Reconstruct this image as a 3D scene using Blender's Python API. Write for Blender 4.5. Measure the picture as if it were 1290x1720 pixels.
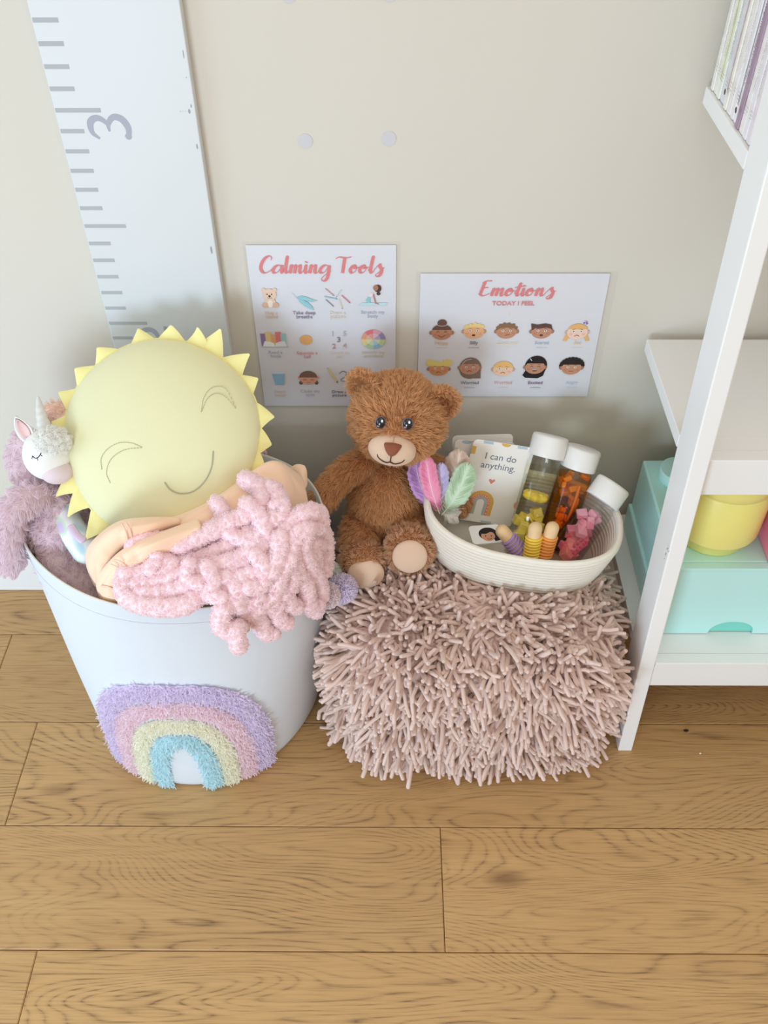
import bpy, math, random
import numpy as np
from mathutils import Matrix, Vector, kdtree

random.seed(7)
rng = np.random.default_rng(11)
for o in list(bpy.data.objects):
    bpy.data.objects.remove(o, do_unlink=True)
SC = bpy.context.scene
COL = SC.collection

# ------------------------------------------------------------------ camera
F_PX, PITCH, YAW, ROLL, CAM_H, CAM_D = 1542.885, 0.7837, -0.01124, -0.00621, 1.3548, 1.1549
_f = np.array([math.sin(YAW)*math.cos(PITCH), math.cos(YAW)*math.cos(PITCH), -math.sin(PITCH)])
_r = np.array([math.cos(YAW), -math.sin(YAW), 0.0])
_u = np.cross(_r, _f)
_R = math.cos(ROLL)*_r + math.sin(ROLL)*_u
_U = math.cos(ROLL)*_u - math.sin(ROLL)*_r
CAM = np.array([0.0, -CAM_D, CAM_H])
cd = bpy.data.cameras.new('camera')
cd.sensor_fit = 'VERTICAL'
cd.sensor_height = 36.0
cd.lens = F_PX/1720*36.0
cd.clip_start = 0.05
cam = bpy.data.objects.new('camera', cd)
COL.objects.link(cam)
cam.matrix_world = Matrix(((_R[0], _U[0], -_f[0], CAM[0]), (_R[1], _U[1], -_f[1], CAM[1]),
                           (_R[2], _U[2], -_f[2], CAM[2]), (0, 0, 0, 1)))
SC.camera = cam

# ------------------------------------------------------------------ light
w = bpy.data.worlds.new('room_light')
SC.world = w
w.use_nodes = True
bg = w.node_tree.nodes['Background']
bg.inputs[0].default_value = (1.0, 0.935, 0.86, 1)
bg.inputs[1].default_value = 0.60

def area(name, loc, target, sx, sy, power, col, spread=math.pi):
    l = bpy.data.lights.new(name, 'AREA')
    l.shape = 'RECTANGLE'; l.size = sx; l.size_y = sy; l.energy = power; l.color = col; l.spread = spread
    o = bpy.data.objects.new(name, l); COL.objects.link(o)
    o.location = loc
    o.rotation_euler = (Vector(target)-Vector(loc)).to_track_quat('-Z', 'Y').to_euler()
    return o
# daylight through a floor-length glass door behind and left of the camera
area('daylight_door', (-0.95, -2.35, 0.42), (-0.1, 0, 0.42), 0.75, 0.75, 26, (0.62, 0.81, 1.0))
# a second window on the left side of the room
area('daylight_window', (-1.75, -0.85, 0.75), (0, -0.25, 0.40), 1.0, 1.1, 11, (0.48, 0.74, 1.0))
# the ceiling's soft bounce
area('ceiling_bounce', (0.3, -1.3, 2.5), (0, -0.2, 0), 2.2, 2.0, 12, (1.0, 0.96, 0.91))

SC.view_settings.view_transform = 'Standard'
SC.view_settings.look = 'None'
SC.view_settings.exposure = 0.06
SC.view_settings.gamma = 1.0
SC.view_settings.use_curve_mapping = False

# ------------------------------------------------------------------ placing helpers
def ray(x, y): return _f + (x-645)/F_PX*_R - (y-860)/F_PX*_U
def at(x, y, Y):
    d = ray(x, y); return CAM + d*((Y-CAM[1])/d[1])
def atz(x, y, Z):
    d = ray(x, y); return CAM + d*((Z-CAM[2])/d[2])
def V(*a): return np.array(a, float)
def nrm(v):
    v = np.asarray(v, float); return v/(np.linalg.norm(v)+1e-12)

# ------------------------------------------------------------------ materials
def lin(c):
    out = []
    for v in c[:3]:
        v = v/255.0
        out.append(v/12.92 if v <= 0.04045 else ((v+0.055)/1.055)**2.4)
    return tuple(out)+(1.0,)
MATS = {}
def mat(name, rgb, rough=0.6, var=0.0, scale=60.0, bump=0.0, bscale=300.0, sheen=0.0, sub=0.0, metal=0.0, spec=0.5, hair=0.0, coat=0.0, thru=0.38):
    if name in MATS: return MATS[name]
    m = bpy.data.materials.new(name); m.use_nodes = True
    nt = m.node_tree; N = nt.nodes; L = nt.links
    p = N['Principled BSDF']
    c = lin(rgb)
    p.inputs['Base Color'].default_value = c
    p.inputs['Roughness'].default_value = rough
    p.inputs['Metallic'].default_value = metal
    p.inputs['Specular IOR Level'].default_value = spec
    if sheen: p.inputs['Sheen Weight'].default_value = sheen; p.inputs['Sheen Roughness'].default_value = 0.5
    if coat: p.inputs['Coat Weight'].default_value = coat; p.inputs['Coat Roughness'].default_value = 0.15
    if sub:
        p.inputs['Subsurface Weight'].default_value = sub
        p.inputs['Subsurface Radius'].default_value = (1, 0.8, 0.6)
        p.inputs['Subsurface Scale'].default_value = 0.004
    tc = N.new('ShaderNodeTexCoord')
    if hair:
        hi = N.new('ShaderNodeHairInfo')
        rp = N.new('ShaderNodeMix'); rp.data_type = 'RGBA'
        rp.inputs[6].default_value = tuple(min(1, v*(1-hair)) for v in c[:3])+(1,)
        rp.inputs[7].default_value = tuple(min(1, v*(1+hair)) for v in c[:3])+(1,)
        L.new(hi.outputs['Random'], rp.inputs[0]); L.new(rp.outputs[2], p.inputs['Base Color'])
        # thin fibres let part of the light through
        tr = N.new('ShaderNodeBsdfTranslucent'); ms = N.new('ShaderNodeMixShader'); ms.inputs[0].default_value = thru
        L.new(rp.outputs[2], tr.inputs[0]); L.new(p.outputs[0], ms.inputs[1]); L.new(tr.outputs[0], ms.inputs[2]); L.new(ms.outputs[0], N['Material Output'].inputs[0])
    elif var:
        n = N.new('ShaderNodeTexNoise'); n.inputs['Scale'].default_value = scale; n.inputs['Detail'].default_value = 4
        L.new(tc.outputs['Object'], n.inputs['Vector'])
        rp = N.new('ShaderNodeMix'); rp.data_type = 'RGBA'
        rp.inputs[6].default_value = tuple(min(1, v*(1-var)) for v in c[:3])+(1,)
        rp.inputs[7].default_value = tuple(min(1, v*(1+var)) for v in c[:3])+(1,)
        L.new(n.outputs['Fac'], rp.inputs[0]); L.new(rp.outputs[2], p.inputs['Base Color'])
    if bump:
        n2 = N.new('ShaderNodeTexNoise'); n2.inputs['Scale'].default_value = bscale; n2.inputs['Detail'].default_value = 3
        L.new(tc.outputs['Object'], n2.inputs['Vector'])
        b = N.new('ShaderNodeBump'); b.inputs['Strength'].default_value = bump; b.inputs['Distance'].default_value = 0.002
        L.new(n2.outputs['Fac'], b.inputs['Height']); L.new(b.outputs[0], p.inputs['Normal'])
    MATS[name] = m
    return m

def clear_mat(name, rgb, rough=0.03, fres=0.03, tint=0.5):
    """thin clear plastic: transparent with fresnel reflection"""
    if name in MATS: return MATS[name]
    m = bpy.data.materials.new(name); m.use_nodes = True
    nt = m.node_tree; N = nt.nodes; L = nt.links
    for n in list(N): N.remove(n)
    out = N.new('ShaderNodeOutputMaterial')
    t = N.new('ShaderNodeBsdfTransparent'); t.inputs[0].default_value = lin(rgb)
    g = N.new('ShaderNodeBsdfGlossy'); g.inputs['Roughness'].default_value = rough
    lw = N.new('ShaderNodeLayerWeight'); lw.inputs[0].default_value = 0.5
    pw = N.new('ShaderNodeMath'); pw.operation = 'POWER'; pw.inputs[1].default_value = 4.0
    L.new(lw.outputs['Facing'], pw.inputs[0])
    fr = N.new('ShaderNodeMath'); fr.operation = 'MULTIPLY_ADD'; fr.inputs[1].default_value = tint; fr.inputs[2].default_value = fres
    L.new(pw.outputs[0], fr.inputs[0])
    mx = N.new('ShaderNodeMixShader')
    L.new(fr.outputs[0], mx.inputs[0]); L.new(t.outputs[0], mx.inputs[1]); L.new(g.outputs[0], mx.inputs[2])
    L.new(mx.outputs[0], out.inputs[0])
    MATS[name] = m
    return m

def oak_mat():
    m = bpy.data.materials.new('oak_planks'); m.use_nodes = True
    nt = m.node_tree; N = nt.nodes; L = nt.links
    p = N['Principled BSDF']; p.inputs['Roughness'].default_value = 0.42
    tc = N.new('ShaderNodeTexCoord')
    at_ = N.new('ShaderNodeAttribute'); at_.attribute_type = 'OBJECT'; at_.attribute_name = 'seed'
    tone = N.new('ShaderNodeAttribute'); tone.attribute_type = 'OBJECT'; tone.attribute_name = 'tone'
    add = N.new('ShaderNodeVectorMath'); add.operation = 'ADD'
    cb = N.new('ShaderNodeCombineXYZ')
    L.new(at_.outputs['Fac'], cb.inputs['X']); L.new(at_.outputs['Fac'], cb.inputs['Z'])
    L.new(tc.outputs['Object'], add.inputs[0]); L.new(cb.outputs[0], add.inputs[1])
    def noise(sx, sy, sz, scale, detail, rough=0.5, dist=0.0):
        mp = N.new('ShaderNodeMapping'); mp.inputs['Scale'].default_value = (sx, sy, sz)
        L.new(add.outputs[0], mp.inputs['Vector'])
        n = N.new('ShaderNodeTexNoise'); n.inputs['Scale'].default_value = scale; n.inputs['Detail'].default_value = detail
        n.inputs['Roughness'].default_value = rough; n.inputs['Distortion'].default_value = dist
        L.new(mp.outputs[0], n.inputs['Vector']); return n
    def math_(op, a, b=None, c=None):
        n = N.new('ShaderNodeMath'); n.operation = op
        for i, v in enumerate((a, b, c)):
            if v is None: continue
            if isinstance(v, (int, float)): n.inputs[i].default_value = v
            else: L.new(v, n.inputs[i])
        return n.outputs[0]
    big = noise(1.3, 6.5, 1.0, 1.0, 2.0, 0.4, 0.25)          # growth-ring field
    rings = math_('MULTIPLY', big.outputs['Fac'], 112.0)
    wob = noise(6, 60, 1, 1.0, 2)
    rings = math_('ADD', rings, math_('MULTIPLY', wob.outputs['Fac'], 1.1))
    s = math_('PINGPONG', rings, 1.0)
    line = math_('POWER', s, 3.6)                              # thin dark lines at the ring edges
    pore = noise(14, 330, 1, 1.0, 3, 0.6)
    pores = math_('SMOOTHSTEP' if False else 'GREATER_THAN', pore.outputs['Fac'], 0.5)
    pr = N.new('ShaderNodeMapRange'); pr.inputs[1].default_value = 0.42; pr.inputs[2].default_value = 0.62
    L.new(pore.outputs['Fac'], pr.inputs[0])
    dark = math_('MULTIPLY', line, math_('MULTIPLY_ADD', pr.outputs[0], 0.72, 0.28))
    patch = noise(2.2, 9, 1, 1.0, 2)
    pm = N.new('ShaderNodeMapRange'); pm.inputs[1].default_value = 0.35; pm.inputs[2].default_value = 0.65
    pm.inputs[3].default_value = 0.35; pm.inputs[4].default_value = 1.0
    L.new(patch.outputs['Fac'], pm.inputs[0])
    dark = math_('MULTIPLY', dark, pm.outputs[0])
    fine = math_('MULTIPLY', pr.outputs[0], 0.16)
    dark = math_('ADD', math_('MULTIPLY', dark, 0.80), fine)
    soft = noise(3, 26, 1, 1.0, 3)
    ramp = N.new('ShaderNodeMix'); ramp.data_type = 'RGBA'
    ramp.inputs[6].default_value = lin((210, 169, 113)); ramp.inputs[7].default_value = lin((193, 150, 96))
    L.new(soft.outputs['Fac'], ramp.inputs[0])
    dk = N.new('ShaderNodeMix'); dk.data_type = 'RGBA'
    dk.inputs[7].default_value = lin((108, 78, 48))
    L.new(dark, dk.inputs[0]); L.new(ramp.outputs[2], dk.inputs[6])
    # knots with a brown heart
    kv = N.new('ShaderNodeTexVoronoi'); kv.inputs['Scale'].default_value = 1.0
    kmap = N.new('ShaderNodeMapping'); kmap.inputs['Scale'].default_value = (2.2, 5.5, 0.0)
    L.new(add.outputs[0], kmap.inputs['Vector']); L.new(kmap.outputs[0], kv.inputs['Vector'])
    kr = N.new('ShaderNodeMapRange'); kr.inputs[1].default_value = 0.03; kr.inputs[2].default_value = 0.09
    kr.inputs[3].default_value = 0.65; kr.inputs[4].default_value = 0.0
    L.new(kv.outputs['Distance'], kr.inputs[0])
    kn = N.new('ShaderNodeMix'); kn.data_type = 'RGBA'; kn.inputs[7].default_value = lin((112, 76, 46))
    L.new(kr.outputs[0], kn.inputs[0]); L.new(dk.outputs[2], kn.inputs[6])
    tn = N.new('ShaderNodeMix'); tn.data_type = 'RGBA'; tn.blend_type = 'MULTIPLY'; tn.inputs[0].default_value = 1.0
    L.new(kn.outputs[2], tn.inputs[6])
    cc = N.new('ShaderNodeCombineColor')
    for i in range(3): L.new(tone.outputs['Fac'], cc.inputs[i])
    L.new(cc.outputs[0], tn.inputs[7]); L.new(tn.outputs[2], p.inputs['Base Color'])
    b = N.new('ShaderNodeBump'); b.inputs['Strength'].default_value = 0.25; b.inputs['Distance'].default_value = 0.001
    inv = math_('SUBTRACT', 1.0, dark)
    L.new(inv, b.inputs['Height']); L.new(b.outputs[0], p.inputs['Normal'])
    return m

# ------------------------------------------------------------------ object helpers
ORIGIN = {}
def tag(o, label=None, cat=None, group=None, kind=None):
    if label: o['label'] = label
    if cat: o['category'] = cat
    if group: o['group'] = group
    if kind: o['kind'] = kind
    return o
def thing(name, loc, label, cat, group=None, kind=None):
    o = bpy.data.objects.new(name, None); COL.objects.link(o)
    o.empty_display_size = 0.02
    o.location = tuple(loc); ORIGIN[o.name] = np.array(loc, float)
    return tag(o, label, cat, group, kind)
def origin_of(o):
    while o is not None:
        if o.name in ORIGIN: return ORIGIN[o.name]
        o = o.parent
    return np.zeros(3)
def link(name, data, mat_, parent):
    o = bpy.data.objects.new(name, data); COL.objects.link(o)
    if mat_ is not None:
        for m in (mat_ if isinstance(mat_, (list, tuple)) else [mat_]): data.materials.append(m)
    if parent is not None: o.parent = parent
    return o
def build(name, verts, faces, mat_=None, parent=None, smooth=True, mi=None, loc=None):
    """faces: list of index lists, or an (n,4)/(n,3) int array.  verts in world space."""
    verts = np.asarray(verts, float).reshape(-1, 3)
    if parent is not None: og = origin_of(parent)
    elif loc is not None: og = np.asarray(loc, float)
    else: og = np.zeros(3)
    me = bpy.data.meshes.new(name)
    v = verts-og
    if isinstance(faces, np.ndarray):
        k = faces.shape[1]; n = len(faces)
        me.vertices.add(len(v)); me.vertices.foreach_set('co', v.ravel().astype(np.float32))
        me.loops.add(n*k); me.loops.foreach_set('vertex_index', faces.ravel().astype(np.int32))
        me.polygons.add(n)
        me.polygons.foreach_set('loop_start', (np.arange(n)*k).astype(np.int32))
        me.polygons.foreach_set('loop_total', np.full(n, k, np.int32))
        me.update(calc_edges=True)
    else:
        me.from_pydata(v.tolist(), [], [list(map(int, f)) for f in faces])
        me.update()
    if smooth: me.polygons.foreach_set('use_smooth', [True]*len(me.polygons))
    if mi is not None: me.polygons.foreach_set('material_index', np.asarray(mi, np.int32))
    o = link(name, me, mat_, parent)
    if parent is None and loc is not None:
        o.location = tuple(loc); ORIGIN[o.name] = np.asarray(loc, float)
    return o
def bevel(o, wdt=0.002, seg=2, ang=35):
    m = o.modifiers.new('bevel', 'BEVEL'); m.width = wdt; m.segments = seg; m.limit_method = 'ANGLE'; m.angle_limit = math.radians(ang)
    return o
def subsurf(o, n=1):
    m = o.modifiers.new('smooth', 'SUBSURF'); m.levels = n; m.render_levels = n; return o
BOXF = [(0, 3, 2, 1), (4, 5, 6, 7), (0, 1, 5, 4), (1, 2, 6, 5), (2, 3, 7, 6), (3, 0, 4, 7)]
def box(name, lo, hi, mat_, parent=None, bw=0.0015, loc=None):
    (a, b, c), (d, e, f) = lo, hi
    v = [(a, b, c), (d, b, c), (d, e, c), (a, e, c), (a, b, f), (d, b, f), (d, e, f), (a, e, f)]
    o = build(name, v, BOXF, mat_, parent, smooth=False, loc=loc)
    if bw: bevel(o, bw)
    return o
def frame(z, x=None):
    z = nrm(z)
    if x is None: x = V(1, 0, 0) if abs(z[0]) < 0.9 else V(0, 1, 0)
    x = nrm(np.asarray(x, float)-z*np.dot(x, z)); y = np.cross(z, x)
    return np.stack([x, y, z], 1)              # columns
def grid_faces(nu, nv, cu=False, cv=False):
    f = []
    for i in range(nu if cu else nu-1):
        for j in range(nv if cv else nv-1):
            a = i*nv+j; b = ((i+1) % nu)*nv+j; c = ((i+1) % nu)*nv+(j+1) % nv; d = i*nv+(j+1) % nv
            f.append((a, b, c, d))
    return f
def ellipsoid(c, r, rot=None, nu=32, nv=20, fn=None):
    """closed sphere grid; fn(unit dirs)->scale (n,) or (n,3)"""
    pts = []
    th = np.linspace(0, 2*np.pi, nu, endpoint=False); ph = np.linspace(-np.pi/2, np.pi/2, nv)[1:-1]
    for p_ in ph:
        for t in th: pts.append((math.cos(p_)*math.cos(t), math.cos(p_)*math.sin(t), math.sin(p_)))
    pts += [(0, 0, -1), (0, 0, 1)]
    d = np.array(pts); v = d*np.asarray(r, float)
    if fn is not None:
        s = fn(d); v = v*(s[:, None] if s.ndim == 1 else s)
    if rot is not None: v = v@np.asarray(rot).T
    v = v+np.asarray(c)
    n = len(ph); f = []
    for i in range(n-1):
        for j in range(nu): f.append((i*nu+j, i*nu+(j+1) % nu, (i+1)*nu+(j+1) % nu, (i+1)*nu+j))
    b = n*nu
    for j in range(nu):
        f.append((b, (j+1) % nu, j)); f.append((b+1, (n-1)*nu+j, (n-1)*nu+(j+1) % nu))
    return v, f
def catmull(P, n):
    """smooth resample of control points to n samples"""
    P = np.asarray(P, float)
    if len(P) < 3: 
        t = np.linspace(0, 1, n)[:, None]; return P[0]*(1-t)+P[-1]*t
    Q = np.vstack([2*P[0]-P[1], P, 2*P[-1]-P[-2]])
    m = len(P)-1; out = []
    for s in np.linspace(0, m-1e-6, n):
        i = int(s); t = s-i
        a, b, c, d = Q[i], Q[i+1], Q[i+2], Q[i+3]
        out.append(0.5*((2*b)+(-a+c)*t+(2*a-5*b+4*c-d)*t*t+(-a+3*b-3*c+d)*t**3))
    return np.array(out)
def tube(path, rad, sides=12, cap=True, flat=None, up=None):
    """tube along path with rounded caps; rad scalar/array; flat = (a,b) scale of cross-section"""
    P = np.asarray(path, float); n = len(P)
    r = np.full(n, rad, float) if np.isscalar(rad) else np.asarray(rad, float)
    T = np.gradient(P, axis=0); T /= np.linalg.norm(T, axis=1)[:, None]+1e-12
    if cap:
        # rounded ends
        a = np.array([0.95, 0.7, 0.35]); c0 = np.sqrt(1-a**2)
        pre = [P[0]-T[0]*r[0]*k for k in a]; post = [P[-1]+T[-1]*r[-1]*k for k in a[::-1]]
        P = np.vstack([pre, P, post]); r = np.concatenate([r[0]*c0, r, r[-1]*c0[::-1]])
        T = np.vstack([[T[0]]*3, T, [T[-1]]*3]); n = len(P)
    if up is None:
        up = V(0, 0, 1) if abs(T[0][2]) < 0.9 else V(0, 1, 0)
    X = nrm(np.cross(up, T[0])); V_ = []
    th = np.linspace(0, 2*np.pi, sides, endpoint=False)
    fa, fb = flat if flat else (1, 1)
    for i in range(n):
        X = nrm(X-T[i]*np.dot(X, T[i])); Y = np.cross(T[i], X)
        V_.append(P[i]+r[i]*(np.cos(th)[:, None]*X*fa+np.sin(th)[:, None]*Y*fb))
    V_ = np.vstack(V_)
    f = [(a, b, c, d) for (d, c, b, a) in grid_faces(n, sides, False, True)]
    f = [tuple(reversed(q)) for q in f]
    f = [tuple(reversed(q)) for q in f]
    if cap:
        f.append(tuple(range(sides))[::-1]); f.append(tuple((n-1)*sides+k for k in range(sides)))
    return V_, f
def join(parts):
    v, f, o = [], [], 0
    for a, b in parts:
        v.append(a); f += [tuple(i+o for i in q) for q in b]; o += len(a)
    return np.vstack(v), f
def lathe(profile, c, rot=None, seg=36, ell=(1, 1)):
    """profile [(r,z)], spins about local z"""
    th = np.linspace(0, 2*np.pi, seg, endpoint=False); v = []
    for r, z in profile:
        v.append(np.stack([r*ell[0]*np.cos(th), r*ell[1]*np.sin(th), np.full(seg, z)], 1))
    v = np.vstack(v)
    if rot is not None: v = v@np.asarray(rot).T
    f = []
    n = len(profile)
    for i in range(n-1):
        for j in range(seg): f.append((i*seg+j, i*seg+(j+1) % seg, (i+1)*seg+(j+1) % seg, (i+1)*seg+j))
    if profile[0][0] > 1e-6: f.append(tuple(range(seg))[::-1])
    if profile[-1][0] > 1e-6: f.append(tuple((n-1)*seg+k for k in range(seg)))
    return v+np.asarray(c), f
def multitube(P, R, sides=5):
    """P (N,K,3) paths, R (N,K) radii -> verts, quads (vectorised), open tubes ending in a point-ish ring"""
    N_, K, _ = P.shape
    T = np.gradient(P, axis=1); T /= np.linalg.norm(T, axis=2, keepdims=True)+1e-12
    ref = np.where(np.abs(T[:, :1, 2:3]) < 0.9, np.array([[[0, 0, 1.0]]]), np.array([[[1.0, 0, 0]]]))
    ref = np.broadcast_to(ref, T.shape)
    X = np.cross(ref, T); X /= np.linalg.norm(X, axis=2, keepdims=True)+1e-12
    Y = np.cross(T, X)
    th = np.linspace(0, 2*np.pi, sides, endpoint=False)
    v = P[:, :, None, :]+R[:, :, None, None]*(np.cos(th)[None, None, :, None]*X[:, :, None, :]+np.sin(th)[None, None, :, None]*Y[:, :, None, :])
    idx = np.arange(N_*K*sides).reshape(N_, K, sides)
    a = idx[:, :-1, :]; b = np.roll(a, -1, axis=2); d = idx[:, 1:, :]; c = np.roll(d, -1, axis=2)
    q = np.stack([a, b, c, d], -1).reshape(-1, 4)
    return v.reshape(-1, 3), q

def sample_surface(ob, n, r_=rng):
    me = ob.data; me.calc_loop_triangles()
    nv = len(me.vertices); co = np.empty(nv*3); me.vertices.foreach_get('co', co); co = co.reshape(-1, 3)
    no = np.empty(nv*3); me.vertices.foreach_get('normal', no); no = no.reshape(-1, 3)
    tri = np.empty(len(me.loop_triangles)*3, np.int32); me.loop_triangles.foreach_get('vertices', tri); tri = tri.reshape(-1, 3)
    A = np.linalg.norm(np.cross(co[tri[:, 1]]-co[tri[:, 0]], co[tri[:, 2]]-co[tri[:, 0]]), axis=1)
    k = r_.choice(len(tri), n, p=A/A.sum())
    a, b = r_.random(n), r_.random(n); s = a+b > 1; a[s] = 1-a[s]; b[s] = 1-b[s]
    t = tri[k]; w0 = (1-a-b)[:, None]
    p = co[t[:, 0]]*w0+co[t[:, 1]]*a[:, None]+co[t[:, 2]]*b[:, None]
    m = no[t[:, 0]]*w0+no[t[:, 1]]*a[:, None]+no[t[:, 2]]*b[:, None]
    m /= np.linalg.norm(m, axis=1)[:, None]+1e-9
    return p, m
def curves_obj(name, P, rad, mat_, parent):
    """P (N,K,3) local points -> hair curves"""
    N_, K, _ = P.shape
    hc = bpy.data.hair_curves.new(name)
    hc.add_curves([K]*N_)
    hc.points.foreach_set('position', P.reshape(-1).astype(np.float32))
    ra = hc.attributes.get('radius') or hc.attributes.new('radius', 'FLOAT', 'POINT')
    ra.data.foreach_set('value', rad.reshape(-1).astype(np.float32))
    o = link(name, hc, mat_, parent)
    o['kind'] = 'stuff'
    return o
def fur(ob, n, length, radius, mat_, comb=(0, 0, -1), lift=0.6, jit=0.35, clump=0.55, per=14, curl=0.0, K=5, keep=None, name='fur', tip=0.25, grav=0.0):
    p, m = sample_surface(ob, n)
    if keep is not None:
        k = keep(p, m); p, m = p[k], m[k]
    n = len(p)
    if callable(comb): c = comb(p, m)
    else: c = np.broadcast_to(np.asarray(comb, float), p.shape)
    c = c-m*np.sum(c*m, axis=1, keepdims=True)
    d = m*lift+c*(1-lift)+rng.normal(0, jit, (n, 3))*0.6
    d += m*np.clip(0.15-np.sum(d*m, axis=1, keepdims=True), 0, None)
    d /= np.linalg.norm(d, axis=1)[:, None]
    L_ = length*rng.uniform(0.65, 1.15, n)
    t = np.linspace(0, 1, K)
    P = p[:, None, :]+d[:, None, :]*L_[:, None, None]*t[None, :, None]
    P[:, :, 2] -= grav*length*(t**2)[None, :]
    if clump > 0:
        nc = max(1, n//per); ci = rng.choice(n, nc, replace=False)
        kd = kdtree.KDTree(nc)
        for i, q in enumerate(ci): kd.insert(p[q], i)
        kd.balance()
        near = np.array([kd.find(x)[1] for x in p])
        G = P[ci][near]
        wgt = clump*(t**1.3)[None, :, None]
        P = P*(1-wgt)+G*wgt
    if curl:
        ph = rng.uniform(0, 6.28, (n, 1)); fq = rng.uniform(4, 8, (n, 1))
        X = np.cross(d, rng.normal(size=(n, 3))); X /= np.linalg.norm(X, axis=1)[:, None]; Y = np.cross(d, X)
        a = curl*length*t[None, :]
        P = P+a[:, :, None]*(np.cos(fq*t+ph)[:, :, None]*X[:, None, :]+np.sin(fq*t+ph)[:, :, None]*Y[:, None, :])
    R_ = radius*(1-(1-tip)*t[None, :]**1.5)*np.ones((n, 1))
    return curves_obj(name, P, R_, mat_, ob)

def text(name, s, size, mat_, parent, M, align='CENTER', spacing=1.0, bold=0.0, extr=0.0):
    """flat lettering as a mesh; M maps local (x right, y up, z out) to world"""
    cu = bpy.data.curves.new(name, 'FONT'); cu.body = s; cu.size = size; cu.align_x = align; cu.align_y = 'CENTER'
    cu.space_character = spacing; cu.offset = bold; cu.extrude = extr; cu.space_line = 0.85
    cu.resolution_u = 3
    o = bpy.data.objects.new(name+'_tmp', cu); COL.objects.link(o)
    dg = bpy.context.evaluated_depsgraph_get()
    me = bpy.data.meshes.new_from_object(o.evaluated_get(dg))
    bpy.data.objects.remove(o, do_unlink=True); bpy.data.curves.remove(cu)
    og = origin_of(parent)
    me.transform(Matrix.Translation(-Vector(og))@M)
    me.materials.clear()
    return link(name, me, mat_, parent)
def M4(origin, X, Y, Z):
    return Matrix(((X[0], Y[0], Z[0], origin[0]), (X[1], Y[1], Z[1], origin[1]), (X[2], Y[2], Z[2], origin[2]), (0, 0, 0, 1)))

class Print:
    """flat printed shapes on a plane; several inks in one mesh"""
    def __init__(s, origin, X, Y, Z, unit=0.001):
        s.o, s.X, s.Y, s.Z, s.u = np.asarray(origin, float), nrm(X), nrm(Y), nrm(Z), unit
        s.v, s.f, s.mi, s.m, s.layer = [], [], [], [], 1
    def ink(s, rgb):
        m = mat('ink_%02x%02x%02x' % tuple(int(c) for c in rgb), rgb, rough=0.55, spec=0.3)
        if m not in s.m: s.m.append(m)
        return s.m.index(m)
    def _p(s, x, y, k=0.0): return s.o+(s.X*x+s.Y*y)*s.u+s.Z*(0.00003*(s.layer+k))
    def poly(s, pts, rgb):
        k = len(s.v); s.v += [s._p(*p) for p in pts]; s.f.append(tuple(range(k, k+len(pts)))); s.mi.append(s.ink(rgb)); s.layer += 1
    def ell(s, x, y, rx, ry, rgb, a0=0, a1=360, rot=0, n=24):
        full = abs(a1-a0) >= 360
        th = np.radians(np.linspace(a0, a1, n, endpoint=not full))
        c, q = math.cos(math.radians(rot)), math.sin(math.radians(rot))
        s.poly([(x+rx*math.cos(t)*c-ry*math.sin(t)*q, y+rx*math.cos(t)*q+ry*math.sin(t)*c) for t in th], rgb)
    def rect(s, x0, y0, x1, y1, rgb): s.poly([(x0, y0), (x1, y0), (x1, y1), (x0, y1)], rgb)
    def stroke(s, pts, w, rgb, n=None, smooth=True, thin=None, close=False):
        P = np.array([(a, b, 0) for a, b in pts], float)
        if smooth and len(P) > 2: P = catmull(P, n or 8*len(P))
        T = np.gradient(P, axis=0); ln = np.linalg.norm(T, axis=1)[:, None]+1e-9; T = T/ln
        W = np.full(len(P), w/2.0)
        if thin is not None:      # calligraphic: thick on down strokes
            W = (thin+(w-thin)*np.clip(-T[:, 1]*1.15+0.05, 0, 1)**1.2)/2
            kk = np.ones(5)/5; W = np.convolve(np.pad(W, 2, mode='edge'), kk, 'valid')
        Nn = np.stack([-T[:, 1], T[:, 0]], 1)
        k = len(s.v)
        for i in range(len(P)):
            k_ = i*0.06
            s.v.append(s._p(P[i, 0]+Nn[i, 0]*W[i], P[i, 1]+Nn[i, 1]*W[i], k_)); s.v.append(s._p(P[i, 0]-Nn[i, 0]*W[i], P[i, 1]-Nn[i, 1]*W[i], k_))
        for i in range(len(P)-1):
            s.f.append((k+2*i, k+2*i+1, k+2*i+3, k+2*i+2)); s.mi.append(s.ink(rgb))
        s.layer += 1
    def done(s, name, parent):
        return build(name, s.v, s.f, s.m, parent, smooth=False, mi=s.mi)

# ================================================================== THE SETTING
WALL = mat('wall_paint', (217, 211, 198), rough=0.75, var=0.012, scale=6, bump=0.06, bscale=160)
WHITE = mat('white_paint', (240, 240, 238), rough=0.45, var=0.012, scale=12)
TRIMW = mat('trim_paint', (236, 236, 234), rough=0.5)
wall = box('wall_back', (-2.2, 0.0, 0.0), (2.2, 0.1, 2.6), WALL, bw=0, loc=(0, 0, 0))
tag(wall, 'cream painted wall behind the toys', None, kind='structure')
bb = box('baseboard_back', (-2.2, -0.012, 0.0), (2.2, 0.0, 0.138), TRIMW, bw=0.003, loc=(0, 0, 0))
tag(bb, 'white painted skirting board along the cream wall', None, kind='structure')

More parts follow.
